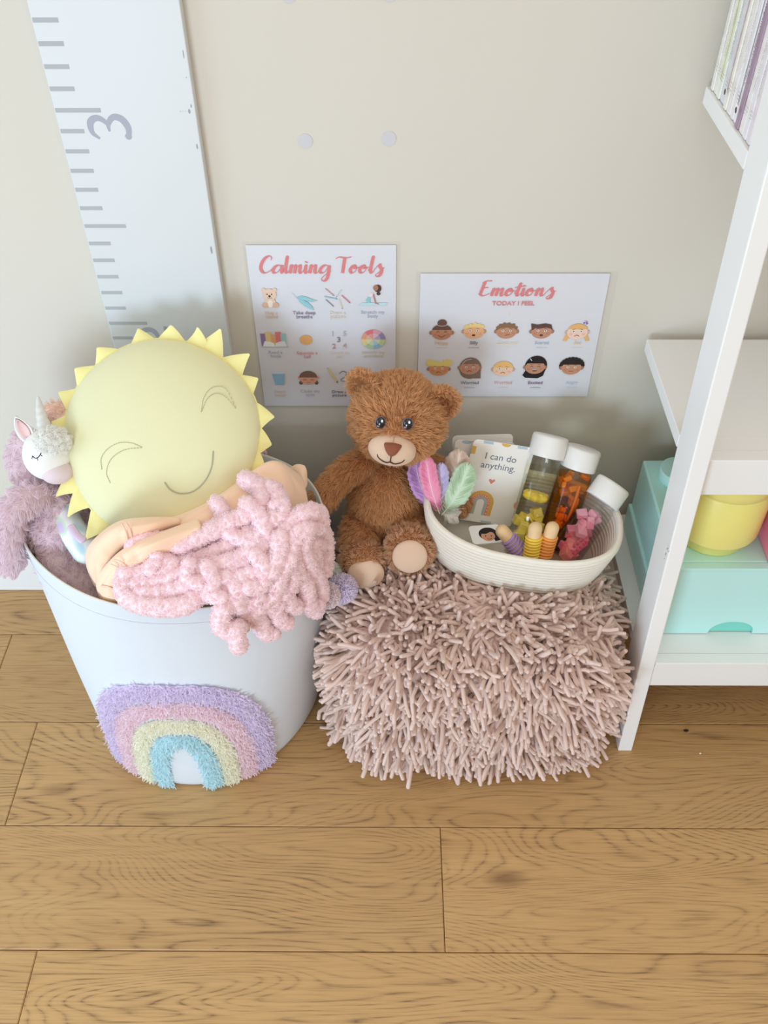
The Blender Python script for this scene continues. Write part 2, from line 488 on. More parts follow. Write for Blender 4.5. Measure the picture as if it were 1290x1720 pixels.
floor = box('floor', (-2.2, -3.4, -0.05), (2.2, 0.0, -0.014), mat('subfloor', (70, 52, 36), rough=0.8), bw=0, loc=(0, 0, 0))
tag(floor, 'oak plank floor', None, kind='structure')
OAK = oak_mat()
PW, PL = 0.186, 1.95
planks = {}
def plank(x0, x1, y0, y1, seed, tone):
    """plank with eased edges lying on the subfloor"""
    key = round(x1-x0, 3), round(y1-y0, 3)
    if key not in planks:
        L_, W_ = x1-x0-0.0008, y1-y0-0.0008; e = 0.0014
        v = []
        for (ins, z) in ((0, -0.014), (0, -e), (e, 0)):
            v += [(-L_/2+ins, -W_/2+ins, z), (L_/2-ins, -W_/2+ins, z), (L_/2-ins, W_/2-ins, z), (-L_/2+ins, W_/2-ins, z)]
        f = [(8, 9, 10, 11)]
        for k in (0, 4):
            for j in range(4): f.append((k+j, k+(j+1) % 4, k+4+(j+1) % 4, k+4+j))
        me = bpy.data.meshes.new('plank'); me.from_pydata(v, [], f); me.materials.append(OAK); planks[key] = me
    o = bpy.data.objects.new('plank', planks[key]); COL.objects.link(o); o.parent = floor
    o.location = ((x0+x1)/2, (y0+y1)/2, 0)
    o['seed'] = float(seed); o['tone'] = float(tone)
joint = {0: 0.9, 1: 1.25, 2: -0.602, 3: 0.077, 4: 1.45}
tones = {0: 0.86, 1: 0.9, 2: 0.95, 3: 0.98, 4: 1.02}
rr = random.Random(5)
y1 = -0.117+PW
for k in range(18):
    a, b = y1-(k+1)*PW, y1-k*PW
    b = min(b, 0.0)
    j = joint.get(k, rr.uniform(-0.9, 0.9))
    xs = [-2.2]+sorted(x for x in (j-PL, j, j+PL) if -2.15 < x < 2.15)+[2.2]
    for x0, x1 in zip(xs[:-1], xs[1:]):
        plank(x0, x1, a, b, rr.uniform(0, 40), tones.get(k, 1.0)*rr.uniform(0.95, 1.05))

# faint round decals on the wall
DOT = mat('dot_decal', (207, 205, 208), rough=0.6)
for (x, z, lb) in ((-0.110, 0.867, 'pale grey round dot sticker on wall, lower one nearer the height chart'),
                   (-0.004, 0.870, 'pale grey round dot sticker on wall, lower one farther from height chart'),
                   (-0.118, 1.035, 'pale grey round dot sticker on wall, upper one nearer the height chart'),
                   (-0.003, 1.036, 'pale grey round dot sticker on wall, upper one farther from height chart')):
    th = np.linspace(0, 2*np.pi, 28, endpoint=False)
    v = [(x+0.0095*math.cos(t), y, z+0.0095*math.sin(t)) for y in (0, -0.0006) for t in th]
    f = [tuple(range(28, 56))]+[(i, (i+1) % 28, 28+(i+1) % 28, 28+i) for i in range(28)]
    o = build('dot_sticker', v, f, DOT, None, smooth=False, loc=(x, 0, z))
    tag(o, lb, 'sticker', 'dot stickers on the wall')

# ------------------------------------------------------------------ height chart
hc_ = thing('height_chart', (-0.326, -0.009, 0), 'tall white wooden height chart board with grey inch marks on the wall', 'height chart')
HX0, HX1, HY = -0.4127, -0.2398, -0.016
box('board', (HX0, HY, 0.14), (HX1, -0.0002, 1.75), mat('chart_white', (216, 219, 219), rough=0.42, var=0.01, scale=10), hc_, bw=0.0012)
GREY = mat('chart_grey', (176, 180, 182), rough=0.6)
for k in range(8, 62):
    z = 0.0254*k - 0.0026
    if z < 0.16: continue
    ln = 0.0555 if k % 6 == 0 else 0.0295
    me = build('inch_mark', [(HX0+0.0012, HY-0.0003, z-0.0026), (HX0+0.0012+ln, HY-0.0003, z-0.0026),
                             (HX0+0.0012+ln, HY-0.0003, z+0.0026), (HX0+0.0012, HY-0.0003, z+0.0026),
                             (HX0+0.0012, HY, z-0.0026), (HX0+0.0012+ln, HY, z-0.0026), (HX0+0.0012+ln, HY, z+0.0026), (HX0+0.0012, HY, z+0.0026)],
               [(0, 1, 2, 3), (0, 4, 5, 1), (1, 5, 6, 2), (2, 6, 7, 3), (3, 7, 4, 0)], GREY, hc_, smooth=False)
# the numbers lie on their side, reading downwards
G3 = (172, 175, 186)
pr = Print((0, HY-0.0001, 0), (1, 0, 0), (0, 0, 1), (0, -1, 0), unit=1.0)
def wstroke(pr, pts, ws, rgb, n=48):
    P = catmull([(a, b, c) for (a, b), c in zip(pts, ws)], n)
    T = np.gradient(P[:, :2], axis=0); T /= np.linalg.norm(T, axis=1)[:, None]+1e-9
    k = len(pr.v)
    for i in range(n):
        wv = P[i, 2]/2; nx, ny = -T[i, 1], T[i, 0]
        pr.v.append(pr._p(P[i, 0]+nx*wv, P[i, 1]+ny*wv)); pr.v.append(pr._p(P[i, 0]-nx*wv, P[i, 1]-ny*wv))
    for i in range(n-1):
        pr.f.append((k+2*i, k+2*i+1, k+2*i+3, k+2*i+2)); pr.mi.append(pr.ink(rgb))
    pr.layer += 1
def W3(x, y):
    p_ = at(x, y, HY); return p_[0], p_[2]
# figure 3 lying on its side
wstroke(pr, [W3(168, 233), W3(155, 222), W3(152, 205), W3(163, 198), W3(178, 206), W3(185, 220)], [0.003, 0.006, 0.0085, 0.0075, 0.0055, 0.002], G3)
wstroke(pr, [W3(184, 221), W3(182, 208), W3(190, 197), W3(204, 200), W3(215, 214), W3(217, 228)], [0.002, 0.006, 0.0075, 0.0085, 0.008, 0.006], G3)
c_ = W3(216, 229); pr.ell(c_[0], c_[1], 0.0042, 0.0042, G3)
pr.done('numeral_three', hc_)
pr = Print((0, HY-0.0001, 0), (1, 0, 0), (0, 0, 1), (0, -1, 0), unit=1.0)
wstroke(pr, [W3(231, 575), W3(234, 562), W3(245, 554), W3(258, 556), W3(268, 570), W3(276, 590), W3(284, 596)], [0.004, 0.0065, 0.008, 0.008, 0.006, 0.006, 0.005], G3)
wstroke(pr, [W3(284, 596), W3(283, 575), W3(277, 548)], [0.007, 0.006, 0.005], G3)
pr.done('numeral_two', hc_)
# scuffs on the board's edge
pr = Print((0, HY-0.0001, 0), (1, 0, 0), (0, 0, 1), (0, -1, 0), unit=1.0)
for (x, y, a, b) in ((318, 187, .0015, .003), (312, 187, .0006, .0004), (307, 187, .0005, .0004), (303, 187, .0006, .0005), (308, 91, .0006, .005), (331, 246, .001, .0035), (313, 130, .0006, .0009), (355, 420, .0012, .006), (321, 178, .0008, .002)):
    c_ = W3(x, y); pr.ell(c_[0], c_[1], a, b, (165, 165, 168), n=9)
pr.done('scuff_mark', hc_)

# ================================================================== SHELF
sh = thing('ladder_shelf', (0.7, -0.18, 0), 'white wooden ladder shelf with leaning front posts beside the shaggy pouf', 'shelf')
SHW = mat('shelf_white', (243, 243, 241), rough=0.38, var=0.012, scale=9)
LEAN = 0.1026
def yf(z): return -0.355+LEAN*z
SX0, SX1 = 0.3755, 0.3985
SR = 1.02                       # far side of the shelf
def post(x0, x1):
    D_ = 0.062
    v = []
    for z in (0.0, 1.9):
        v += [(x0, yf(z), z), (x1, yf(z), z), (x1, yf(z)+D_, z), (x0, yf(z)+D_, z)]
    o = build('post', v, [(0, 3, 2, 1), (4, 5, 6, 7), (0, 1, 5, 4), (1, 2, 6, 5), (2, 3, 7, 6), (3, 0, 4, 7)], SHW, sh, smooth=False)
    bevel(o, 0.0018)
post(SX0, SX1); post(SR-0.023, SR)
for zt, ap in ((0.213, 0.058), (0.578, 0.061), (0.938, 0.05), (1.30, 0.05)):
    # board notched around the posts; its back edge against the wall
    yb, yp = -0.014, yf(zt)+0.062
    sb = 0.0130 if zt > 0.3 else 0.0006      # upper aprons sit back between the posts
    o = box('shelf_board', (SX0+0.0003, yp+0.0006, zt-0.020), (SR-0.0003, yb, zt), SHW, sh, bw=0.001)
    o2 = box('shelf_apron', (SX1+0.0007, yf(zt)+sb, zt-ap+0.001), (SR-0.0237, yf(zt)+sb+0.0195, zt+0.0005), SHW, sh, bw=0.001)
    o3 = box('shelf_front', (SX1+0.0007, yf(zt)+sb+0.020, zt-0.020), (SR-0.0237, yp+0.0004, zt), SHW, sh, bw=0.0006)
# scuffs on the post and apron
pr = Print((0, 0, 0), (1, 0, 0), (0, LEAN, 1), (0, -1, LEAN), unit=1.0)
def PF(x, y):
    # point on the leaning front face
    d = ray(x, y); n_ = V(0, -1, LEAN); p0 = V(0, -0.355, 0)
    p_ = CAM+d*np.dot(p0-CAM, n_)/np.dot(d, n_)
    return p_
def on_post(x, y, a, b, rgb=(170, 172, 178)):
    p_ = PF(x, y)-V(0, 0.0003, 0)
    th = np.linspace(0, 6.283, 10)[:-1]
    k = len(pr.v)
    for t in th: pr.v.append(p_+V(math.cos(t)*a, LEAN*math.sin(t)*b, math.sin(t)*b))
    pr.f.append(tuple(range(k, k+9))); pr.mi.append(pr.ink(rgb))
for (x, y, a, b) in ((1118, 930, .001, .003), (1121, 921, .0015, .002), (1116, 938, .0008, .0012), (1123, 926, .0007, .0016)): on_post(x, y, a, b)
pr.done('scuff_mark', sh)

# ------------------------------------------------------------------ things on the shelf
MINT = mat('mint_plastic', (194, 240, 236), rough=0.32, sub=0.0)
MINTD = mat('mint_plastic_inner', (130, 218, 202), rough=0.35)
BZ = 0.2145
bx = thing('storage_box', (0.55, -0.16, BZ-0.0012), 'mint storage box with half-moon drawer grip on the lowest shelf', 'storage box')
X0, X1, Y0, Y1, ZT = 0.402, 0.90, -0.276, -0.040, 0.3655
zs = BZ+0.052
def shell(name, lo, hi, bw):
    return box(name, lo, hi, MINT, bx, bw=bw)
shell('body', (X0+0.004, Y0+0.012, zs-0.0005), (X1-0.004, Y1-0.002, ZT), 0.003)
shell('base', (X0-0.001, Y0+0.012, BZ-0.001), (X1+0.001, Y1, zs), 0.003)
# front panel with the half-moon cut at its foot
def front_panel():
    xa, xb, za, zb = X0+0.001, X1-0.001, BZ, ZT-0.006
    gx, gr, gh = 0.5245, 0.0345, 0.029
    out = [(xa, za)]+[(gx-gr*math.cos(t)*(1), za+gh*math.sin(t)**0.8) for t in np.linspace(0, math.pi, 17)]+[(xb, za), (xb, zb), (xa, zb)]
    n = len(out); y_a, y_b = Y0, Y0+0.004
    v = [(x, y_a, z) for x, z in out]+[(x, y_b, z) for x, z in out]
    f = [tuple(range(n)), tuple(range(n, 2*n))[::-1]]+[(i+n, (i+1) % n+n, (i+1) % n, i) for i in range(n)]
    return build('drawer_front', v, f, MINT, bx, smooth=False)
front_panel()
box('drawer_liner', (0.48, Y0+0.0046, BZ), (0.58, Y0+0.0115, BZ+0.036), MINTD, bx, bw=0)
shell('lid_edge', (X0+0.001, Y0-0.0005, ZT-0.0058), (X1-0.001, Y0+0.0118, ZT-0.0002), 0.0008)
v, f = lathe([(0.030, 0), (0.030, 0.017), (0.0285, 0.019), (0.0, 0.019)], (0.452, -0.084, ZT-0.0005), seg=40)
bevel(build('stud', v, f, MINT, bx), 0.001)
for sx in (0.58, 0.71, 0.84):
    v, f = lathe([(0.030, 0), (0.030, 0.017), (0.0285, 0.019), (0.0, 0.019)], (sx, -0.084, ZT-0.0005), seg=40)
    build('stud', v, f, MINT, bx)

YEL = mat('yellow_plastic', (243, 233, 138), rough=0.34)
yc = thing('storage_tub', (0.474, -0.203, ZT), 'round yellow plastic tub with narrow foot on the mint box', 'tub')
v, f = lathe([(0.0, 0), (0.0485, 0), (0.050, 0.0015), (0.0505, 0.021), (0.0535, 0.0225), (0.0625, 0.026), (0.064, 0.03), (0.064, 0.115), (0.0625, 0.118), (0, 0.118)], (0.474, -0.203, ZT), seg=64)
build('tub_body', v, f, YEL, yc)
v, f = lathe([(0.0, 0), (0.0632, 0), (0.0645, 0.001), (0.0645, 0.024), (0.063, 0.026), (0, 0.026)], (0.474, -0.203, ZT+0.1185), seg=64)
build('lid', v, f, YEL, yc)
PINKP = mat('pink_plastic', (238, 132, 158), rough=0.32)
pb = thing('storage_brick', (0.600, -0.2, ZT), 'pink plastic storage brick beside the round yellow tub', 'storage box')
box('body', (0.543, -0.266, ZT+0.0002), (0.668, -0.141, ZT+0.118), PINKP, pb, bw=0.002)
box('lid', (0.5425, -0.2665, ZT+0.1184), (0.6685, -0.1405, ZT+0.146), PINKP, pb, bw=0.002)

# books on the upper shelf, spines facing the open side
BT = 0.9385
bcols = [((238, 236, 230), None), ((240, 238, 228), None), ((236, 238, 226), (212, 222, 150)), ((222, 224, 228), None), ((240, 236, 226), (206, 176, 180)),
         ((238, 234, 230), None), ((236, 232, 234), None), ((240, 236, 236), (160, 164, 176)), ((168, 142, 164), None), ((240, 236, 232), None), ((236, 232, 236), None), ((232, 222, 226), None)]
bnames = ['thin cream book at the wall end of the row', 'second cream book from the wall on the top shelf', 'cream book with a pale green spine stripe', 'grey-white book with a blue-grey blot on its spine',
          'cream book with a dusty pink spine stripe', 'cream book between the pink-striped and the grey-striped books, wall side', 'pale lilac-white book beside the grey-striped book', 'white book with a grey spine stripe',
          'mauve spined book on the top shelf', 'off-white book just in front of the mauve one', 'second book in front of the mauve one, lilac white', 'pale pink-white book at the front end of the row']
yy = -0.020
for i, ((c, st), nm) in enumerate(zip(bcols, bnames)):
    th_ = [0.011, 0.012, 0.013, 0.019, 0.012, 0.014, 0.012, 0.011, 0.0135, 0.014, 0.013, 0.012][i]
    x0 = 0.379+[0, .001, .0005, .002, 0, .001, .001, .0015, 0, .001, .0005, .001][i]
    y_a, y_b = yy-th_, yy-0.0008
    b = thing('book', (x0+0.07, (y_a+y_b)/2, BT), nm, 'book', 'books on the upper shelf')
    cm = mat('book_cover_%d' % i, c, rough=0.45)
    h = [0.235, 0.24, 0.24, 0.236, 0.245, 0.24, 0.238, 0.24, 0.243, 0.238, 0.24, 0.24][i]
    # cover: spine + two boards, pages inside
    v = []
    tks = 0.0012
    prof = [(x0+0.16, y_a), (x0+0.001, y_a), (x0, y_a+0.001), (x0, y_b-0.001), (x0+0.001, y_b), (x0+0.16, y_b), (x0+0.16, y_b-tks), (x0+tks, y_b-tks), (x0+tks, y_a+tks), (x0+0.16, y_a+tks)]
    n = len(prof)
    v = [(x, y, BT+0.0003) for x, y in prof]+[(x, y, BT+h) for x, y in prof]
    f = [(i_, (i_+1) % n, (i_+1) % n+n, i_+n) for i_ in range(n)]+[tuple(range(n))[::-1], tuple(range(n, 2*n))]
    build('cover', v, f, cm, b, smooth=False)
    box('pages', (x0+0.0014, y_a+0.0014, BT+0.003), (x0+0.156, y_b-0.0014, BT+h-0.003), mat('paper_pages', (244, 240, 230), rough=0.8), b, bw=0)
    pr = Print((x0-0.0001, (y_a+y_b)/2, BT), (0, 0, -1), (0, -1, 0), (-1, 0, 0), unit=0.001)
    wd = th_*1000-0.8
    if st: pr.rect(-225, -wd/2+0.6, -20, -wd/2+wd*0.35, st)
    ink = (186, 176, 176) if i != 8 else (128, 104, 130)
    if i == 3: pr.ell(-128, 1.0, 9, 5, (168, 178, 190))
    r2 = random.Random(40+i)
    # rows of spine lettering too small to read: short runs of strokes
    for row in np.arange(-wd/2+2.2, wd/2-1.4, 2.6):
        x = -218
        while x < -22:
            ww = r2.uniform(0.8, 2.2)
            if r2.random() < 0.75 and -190 < x < -46: pr.rect(x, row-0.42, x+ww, row+0.42, ink)
            x += ww+r2.uniform(0.5, 1.2)
            if r2.random() < 0.06: x += r2.uniform(6, 18)
    for k in range(3):
        for q in np.arange(-wd/2+1.8, wd/2-2.2, 1.9): pr.rect(-34+3.4*k+r2.uniform(0, 1), q, -32.8+3.4*k+r2.uniform(0, 1.2), q+0.9, (170, 162, 164) if i != 8 else (120, 92, 120))
    if i in (4, 8): pr.ell(-19, 0, 3.4, wd*0.26, (84, 72, 78))
    pr.done('spine_print', b)
    yy -= th_+0.0006

# ================================================================== POSTERS
PAPER = mat('poster_paper', (228, 228, 233), rough=0.35, var=0.01, scale=14)
LAM = clear_mat('laminate_film', (254, 254, 254), rough=0.15, fres=0.012, tint=0.25)
def poster(name, x0, z1, wd, h, label, cat_, pouch):
    t = thing(name, (x0+wd/2, -0.001, z1-h), label, cat_)
    box('paper', (x0, -0.0018, z1-h), (x0+wd, -0.0012, z1), PAPER, t, bw=0)
    l, b, r, tp = pouch
    box('laminate', (x0-l, -0.0028, z1-h-b), (x0+wd+r, -0.0006, z1+tp), LAM, t, bw=0.0004)
    return t
PY = -0.0029
def wp(x, y):
    p_ = at(x, y, PY); return p_[0], p_[2]
def sheet(): return Print((0, PY, 0), (1, 0, 0), (0, 0, 1), (0, -1, 0), unit=1.0)
def icon(x, y):
    a, b = wp(x, y); return Print((a, PY, b), (1, 0, 0), (0, 0, 1), (0, -1, 0), unit=0.001)
def ptext(name, s, x, y, size, rgb, parent, bold=0.0, spacing=1.0):
    a, b = wp(x, y)
    m = mat('ink_%02x%02x%02x' % tuple(rgb), rgb, rough=0.55, spec=0.3)
    return text(name, s, size, m, parent, M4((a, PY-0.00025, b), (1, 0, 0), (0, 0, 1), (0, -1, 0)), bold=bold, spacing=spacing)

SCRIPT = {   # single-line strokes, x-height 1
 'C': (1.22, [[(1.12, 1.62), (1.2, 1.95), (.95, 2.12), (.52, 1.8), (.18, 1.1), (.14, .45), (.45, .03), (.9, .2), (1.25, .55)]]),
 'a': (1.08, [[(.95, .82), (.62, 1.0), (.25, .72), (.08, .3), (.25, .02), (.58, .2), (.92, .85), (.97, .95), (.9, .4), (1.0, .03), (1.15, .3)]]),
 'l': (.55, [[(.0, .3), (.3, 1.2), (.5, 1.95), (.42, 2.0), (.3, 1.2), (.22, .35), (.35, .02), (.58, .3)]]),
 'm': (1.42, [[(.0, .3), (.2, .85), (.26, 1.0), (.18, .5), (.12, .0)], [(.13, .1), (.42, .8), (.62, 1.0), (.64, .7), (.55, .0)], [(.56, .1), (.86, .8), (1.06, 1.0), (1.1, .7), (1.04, .25), (1.18, .0), (1.45, .3)]]),
 'i': (.5, [[(.0, .3), (.22, 1.0), (.2, .6), (.17, .2), (.3, .0), (.52, .3)], [(.3, 1.42), (.27, 1.32)]]),
 'n': (1.02, [[(.0, .3), (.2, .85), (.26, 1.0), (.18, .5), (.12, .0)], [(.13, .1), (.42, .8), (.62, 1.0), (.66, .7), (.6, .25), (.75, .0), (1.05, .3)]]),
 'g': (1.12, [[(.95, .82), (.62, 1.0), (.25, .72), (.08, .3), (.25, .02), (.58, .2), (.95, .9), (.92, .2), (.82, -.6), (.5, -1.0), (.25, -.75), (.5, -.35), (1.15, .25)]]),
 'T': (1.2, [[(-.15, 1.8), (.2, 2.0), (.8, 1.9), (1.35, 2.02)], [(.72, 1.92), (.66, 1.2), (.55, .02)]]),
 'o': (.92, [[(.62, .98), (.3, .85), (.08, .35), (.28, .02), (.6, .25), (.72, .7), (.52, .98), (.48, .72), (.68, .6), (.95, .75)]]),
 's': (.9, [[(.0, .35), (.35, .9), (.55, 1.12), (.55, .85), (.75, .4), (.62, -.25), (.3, -.42), (.2, -.2), (.5, .1), (1.0, .7)]]),
 'E': (1.25, [[(.55, 1.9), (.42, 1.3), (.22, .1)], [(.3, 1.75), (.6, 2.0), (1.2, 2.05)], [(.38, 1.05), (.7, 1.12), (.95, 1.12)], [(.22, .1), (.6, .0), (1.15, .32)]]),
 't': (.62, [[(.0, .3), (.3, 1.1), (.48, 1.75), (.36, 1.0), (.26, .25), (.4, .0), (.64, .3)], [(-.05, 1.12), (.35, 1.22), (.85, 1.3)]]),
 ' ': (.62, []),
}
def script_title(word, xa, xb, ybase, xh, rgb, parent, tall=1.0):
    pr = sheet()
    tot = sum(SCRIPT[c][0] for c in word)
    x0, z0 = wp(xa, ybase); x1, _ = wp(xb, ybase)
    sx = (x1-x0)/tot; cx = 0
    for ch in word:
        adv, st = SCRIPT[ch]
        for s in st:
            pr.stroke([(x0+(cx+px+py*0.06)*sx, z0+py*xh*tall) for px, py in s], sx*0.30, rgb, n=14*len(s), thin=sx*0.075); pr.layer = 1+(pr.layer % 3)
        cx += adv
    pr.done('title_lettering', parent)
CORAL = (226, 132, 132)

# ---------------- calming tools
P1 = poster('wall_poster', -0.2015, 0.7235, 0.2075, 0.2800, 'laminated poster of calming tools, portrait format, behind the bear', 'poster', (0.004, 0.004, 0.006, 0.005))
script_title('Calming Tools', 436, 643, 459, 0.0125, CORAL, P1)
SKIN, SKIND, HAIRB = (226, 168, 138), (178, 126, 100), (120, 96, 84)
# bear
i = icon(453, 500)
BE, BD = (236, 206, 180), (222, 184, 156)
i.ell(-8, 12.5, 3.2, 3.2, BE); i.ell(8, 12.5, 3.2, 3.2, BE)
i.ell(0, -8, 8, 9, BE); i.ell(-7, -12.5, 5.2, 4.5, BD); i.ell(7, -12.5, 5.2, 4.5, BD); i.ell(0, -10, 3.6, 6.5, (246, 232, 220))
i.ell(0, 5, 10, 9.5, BE); i.ell(-3.2, 5.6, 1, 1.1, (50, 40, 40)); i.ell(3.2, 5.6, 1, 1.1, (50, 40, 40)); i.ell(0, 2.6, 1.9, 1.5, (50, 40, 40))
i.stroke([(-3, 0.2), (-1.5, -.8), (0, 0.6), (1.5, -.8), (3, 0.2)], .6, (90, 70, 66)); i.done('illustration', P1)
# feather pair
i = icon(511, 504)
TE = (150, 206, 214)
i.stroke([(-17, 12), (-12, 5), (-8, 1)], .9, (196, 224, 230))
i.poly([(-10, 5), (-4, 7), (4, 5), (12, 1), (19, -1), (12, -3), (4, -2), (-6, 2)], TE)
i.poly([(-10, 3), (-7, -3), (0, -10), (8, -15), (13, -17), (11, -11), (5, -4), (-3, 1)], TE)
i.stroke([(-9, 3), (3, 2), (17, -1)], .5, (198, 230, 234)); i.stroke([(-9, 2), (0, -6), (12, -16)], .5, (198, 230, 234)); i.done('illustration', P1)
# scattered pencils
i = icon(567, 500)
for (a, b, c, d, rgb) in ((-17, 15, -6, 4, (206, 164, 150)), (6, 13, -1, 2, (206, 204, 198)), (-19, 2, -2, -2, (156, 194, 208)), (-17, -3, -7, -14, (150, 148, 166)), (6, 4, 17, -8, (214, 130, 130)), (2, -2, 6, -17, (226, 214, 190))):
    i.stroke([(a, b), (c, d)], 1.5, rgb, smooth=False); L_ = math.hypot(c-a, d-b); ux, uy = (c-a)/L_, (d-b)/L_
    i.poly([(c-uy*.75, d+ux*.75), (c+uy*.75, d-ux*.75), (c+ux*2, d+uy*2)], (120, 110, 112))
i.done('illustration', P1)
# stretching figure on mat
i = icon(627, 499)
i.poly([(-22, -14), (-17, -9.5), (21, -9.5), (17, -14)], (196, 226, 230))
i.poly([(-9, -10), (-11, -5), (-6, 3), (-3, 2), (-5, -5), (-4, -10)], (150, 206, 212)); i.poly([(-8, 1), (-4, 7), (1, 6), (-2, 0)], (240, 226, 226))
i.poly([(-1, 5), (1, 5), (4, -9), (9, -11), (8, -12.5), (2.5, -11)], (190, 140, 126))
i.ell(6.5, 14, 5.2, 6, (86, 62, 54)); i.ell(3.6, 15, 3.7, 4.6, SKIND); i.ell(7.5, 5.6, 2.8, 2.6, (86, 62, 54)); i.done('illustration', P1)
# open book
i = icon(461, 571)
for (a, b, t_, rgb) in ((-20, -13, 11, (152, 124, 172)), (-13, -5, 14, (226, 206, 138)), (-5, 2, 9, (228, 176, 128)), (2, 10, 14, (228, 132, 130)), (10, 17, 11, (160, 204, 208))):
    i.poly([(a, -11), (b, -11), (b+.6, t_), (a-.3, t_)], rgb)
i.poly([(-20, -13), (20, -13), (20, -11), (-20, -11)], (196, 206, 212))
i.poly([(-18, -11), (0, -12), (-1, -6), (-7, -3), (-15, -2)], (240, 240, 240)); i.poly([(18, -11), (0, -12), (1, -6), (7, -3), (15, -2)], (228, 232, 234)); i.done('illustration', P1)
# ball
i = icon(514, 571); i.ell(0, 0, 9.6, 8.6, (234, 178, 116)); i.done('illustration', P1)
# numbers
for s, x, y, c in (('1', 559, 561, (196, 188, 196)), ('5', 579, 561, (206, 196, 196)), ('3', 569, 571, (150, 136, 146)), ('2', 561, 582, (206, 150, 158)), ('4', 579, 581, (206, 180, 178))):
    ptext('count_number', s, x, y, 0.0125, c, P1, bold=0.0002)
# wheel
i = icon(627, 570)
for k, rgb in enumerate(((158, 146, 194), (232, 176, 190), (232, 128, 132), (236, 168, 140), (238, 222, 150), (184, 214, 170), (150, 196, 222), (200, 222, 160))):
    a0 = 45*k
    th = np.radians(np.linspace(a0, a0+45, 7))
    i.poly([(0, 0)]+[(18*math.cos(t), 17*math.sin(t)) for t in th], rgb)
for k in range(8):
    th = np.radians(np.linspace(45*k, 45*k+45, 7)); rgb = ((190, 180, 214), (240, 204, 212), (240, 172, 172), (242, 198, 176), (244, 232, 184), (208, 228, 198), (184, 214, 232), (220, 234, 190))[k]
    i.poly([(0, 0)]+[(11*math.cos(t), 10.5*math.sin(t)) for t in th], rgb)
i.done('illustration', P1)
# glass of water
i = icon(468, 635)
i.poly([(-10, 14), (10, 14), (8, -13), (-6, -13)], (214, 222, 230)); i.poly([(-9, 8), (9.6, 8), (8, -13), (-6, -13)], (150, 190, 218)); i.done('illustration', P1)
# face with plaits
i = icon(518, 635)
i.ell(-12, -9, 3, 3.6, HAIRB); i.ell(12, -9, 3, 3.6, HAIRB); i.ell(-14, 1, 2.6, 2.6, SKIN); i.ell(14, 1, 2.6, 2.6, SKIN)
i.ell(0, -1, 13.5, 11, SKIN); i.ell(0, 1, 14, 12.5, (132, 104, 92), 0, 180)
i.stroke([(-8, -2), (-5.5, -3.4), (-3, -2)], .8, (90, 60, 50)); i.stroke([(3, -2), (5.5, -3.4), (8, -2)], .8, (90, 60, 50)); i.stroke([(-3, -7.5), (0, -8.4), (3, -7.5)], .7, (170, 100, 90)); i.done('illustration', P1)
# pencil and scribble
i = icon(566, 635)
i.poly([(-14, 16), (-11, 17.5), (1, -6), (-2, -7.5)], (226, 208, 148)); i.poly([(-14, 16), (-11, 17.5), (-12.5, 20), (-15.5, 18.5)], (200, 196, 196)); i.poly([(1, -6), (-2, -7.5), (1.2, -10)], (110, 104, 110))
i.stroke([(4, 8), (9, 13), (15, 10), (13, 3), (6, -3), (10, -6), (17, -4), (21, 2)], 1.1, (110, 112, 132)); i.done('illustration', P1)
caps = [('Hug a\nfriend', 456, 529, (226, 196, 178)), ('Take deep\nbreaths', 511, 529, (146, 132, 160)), ('Draw a\npicture', 567, 529, (232, 218, 200)), ('Stretch my\nbody', 626, 528, (188, 192, 202)),
        ('Read a\nbook', 463, 595, (190, 190, 200)), ('Squeeze a\nball', 516, 596, (222, 162, 166)), ('Count to\nten', 570, 596, (232, 222, 206)), ('Identify my\nemotions', 627, 595, (214, 206, 186)),
        ('Drink\nwater', 471, 661, (226, 208, 192)), ('Close my\neyes', 521, 660, (196, 190, 202)), ('Draw a\npicture', 570, 661, (132, 124, 136)), ('Talk\nabout it', 628, 661, (196, 200, 210))]
for s, x, y, c in caps: ptext('caption', s, x, y, 0.0079, c, P1, bold=0.00012)

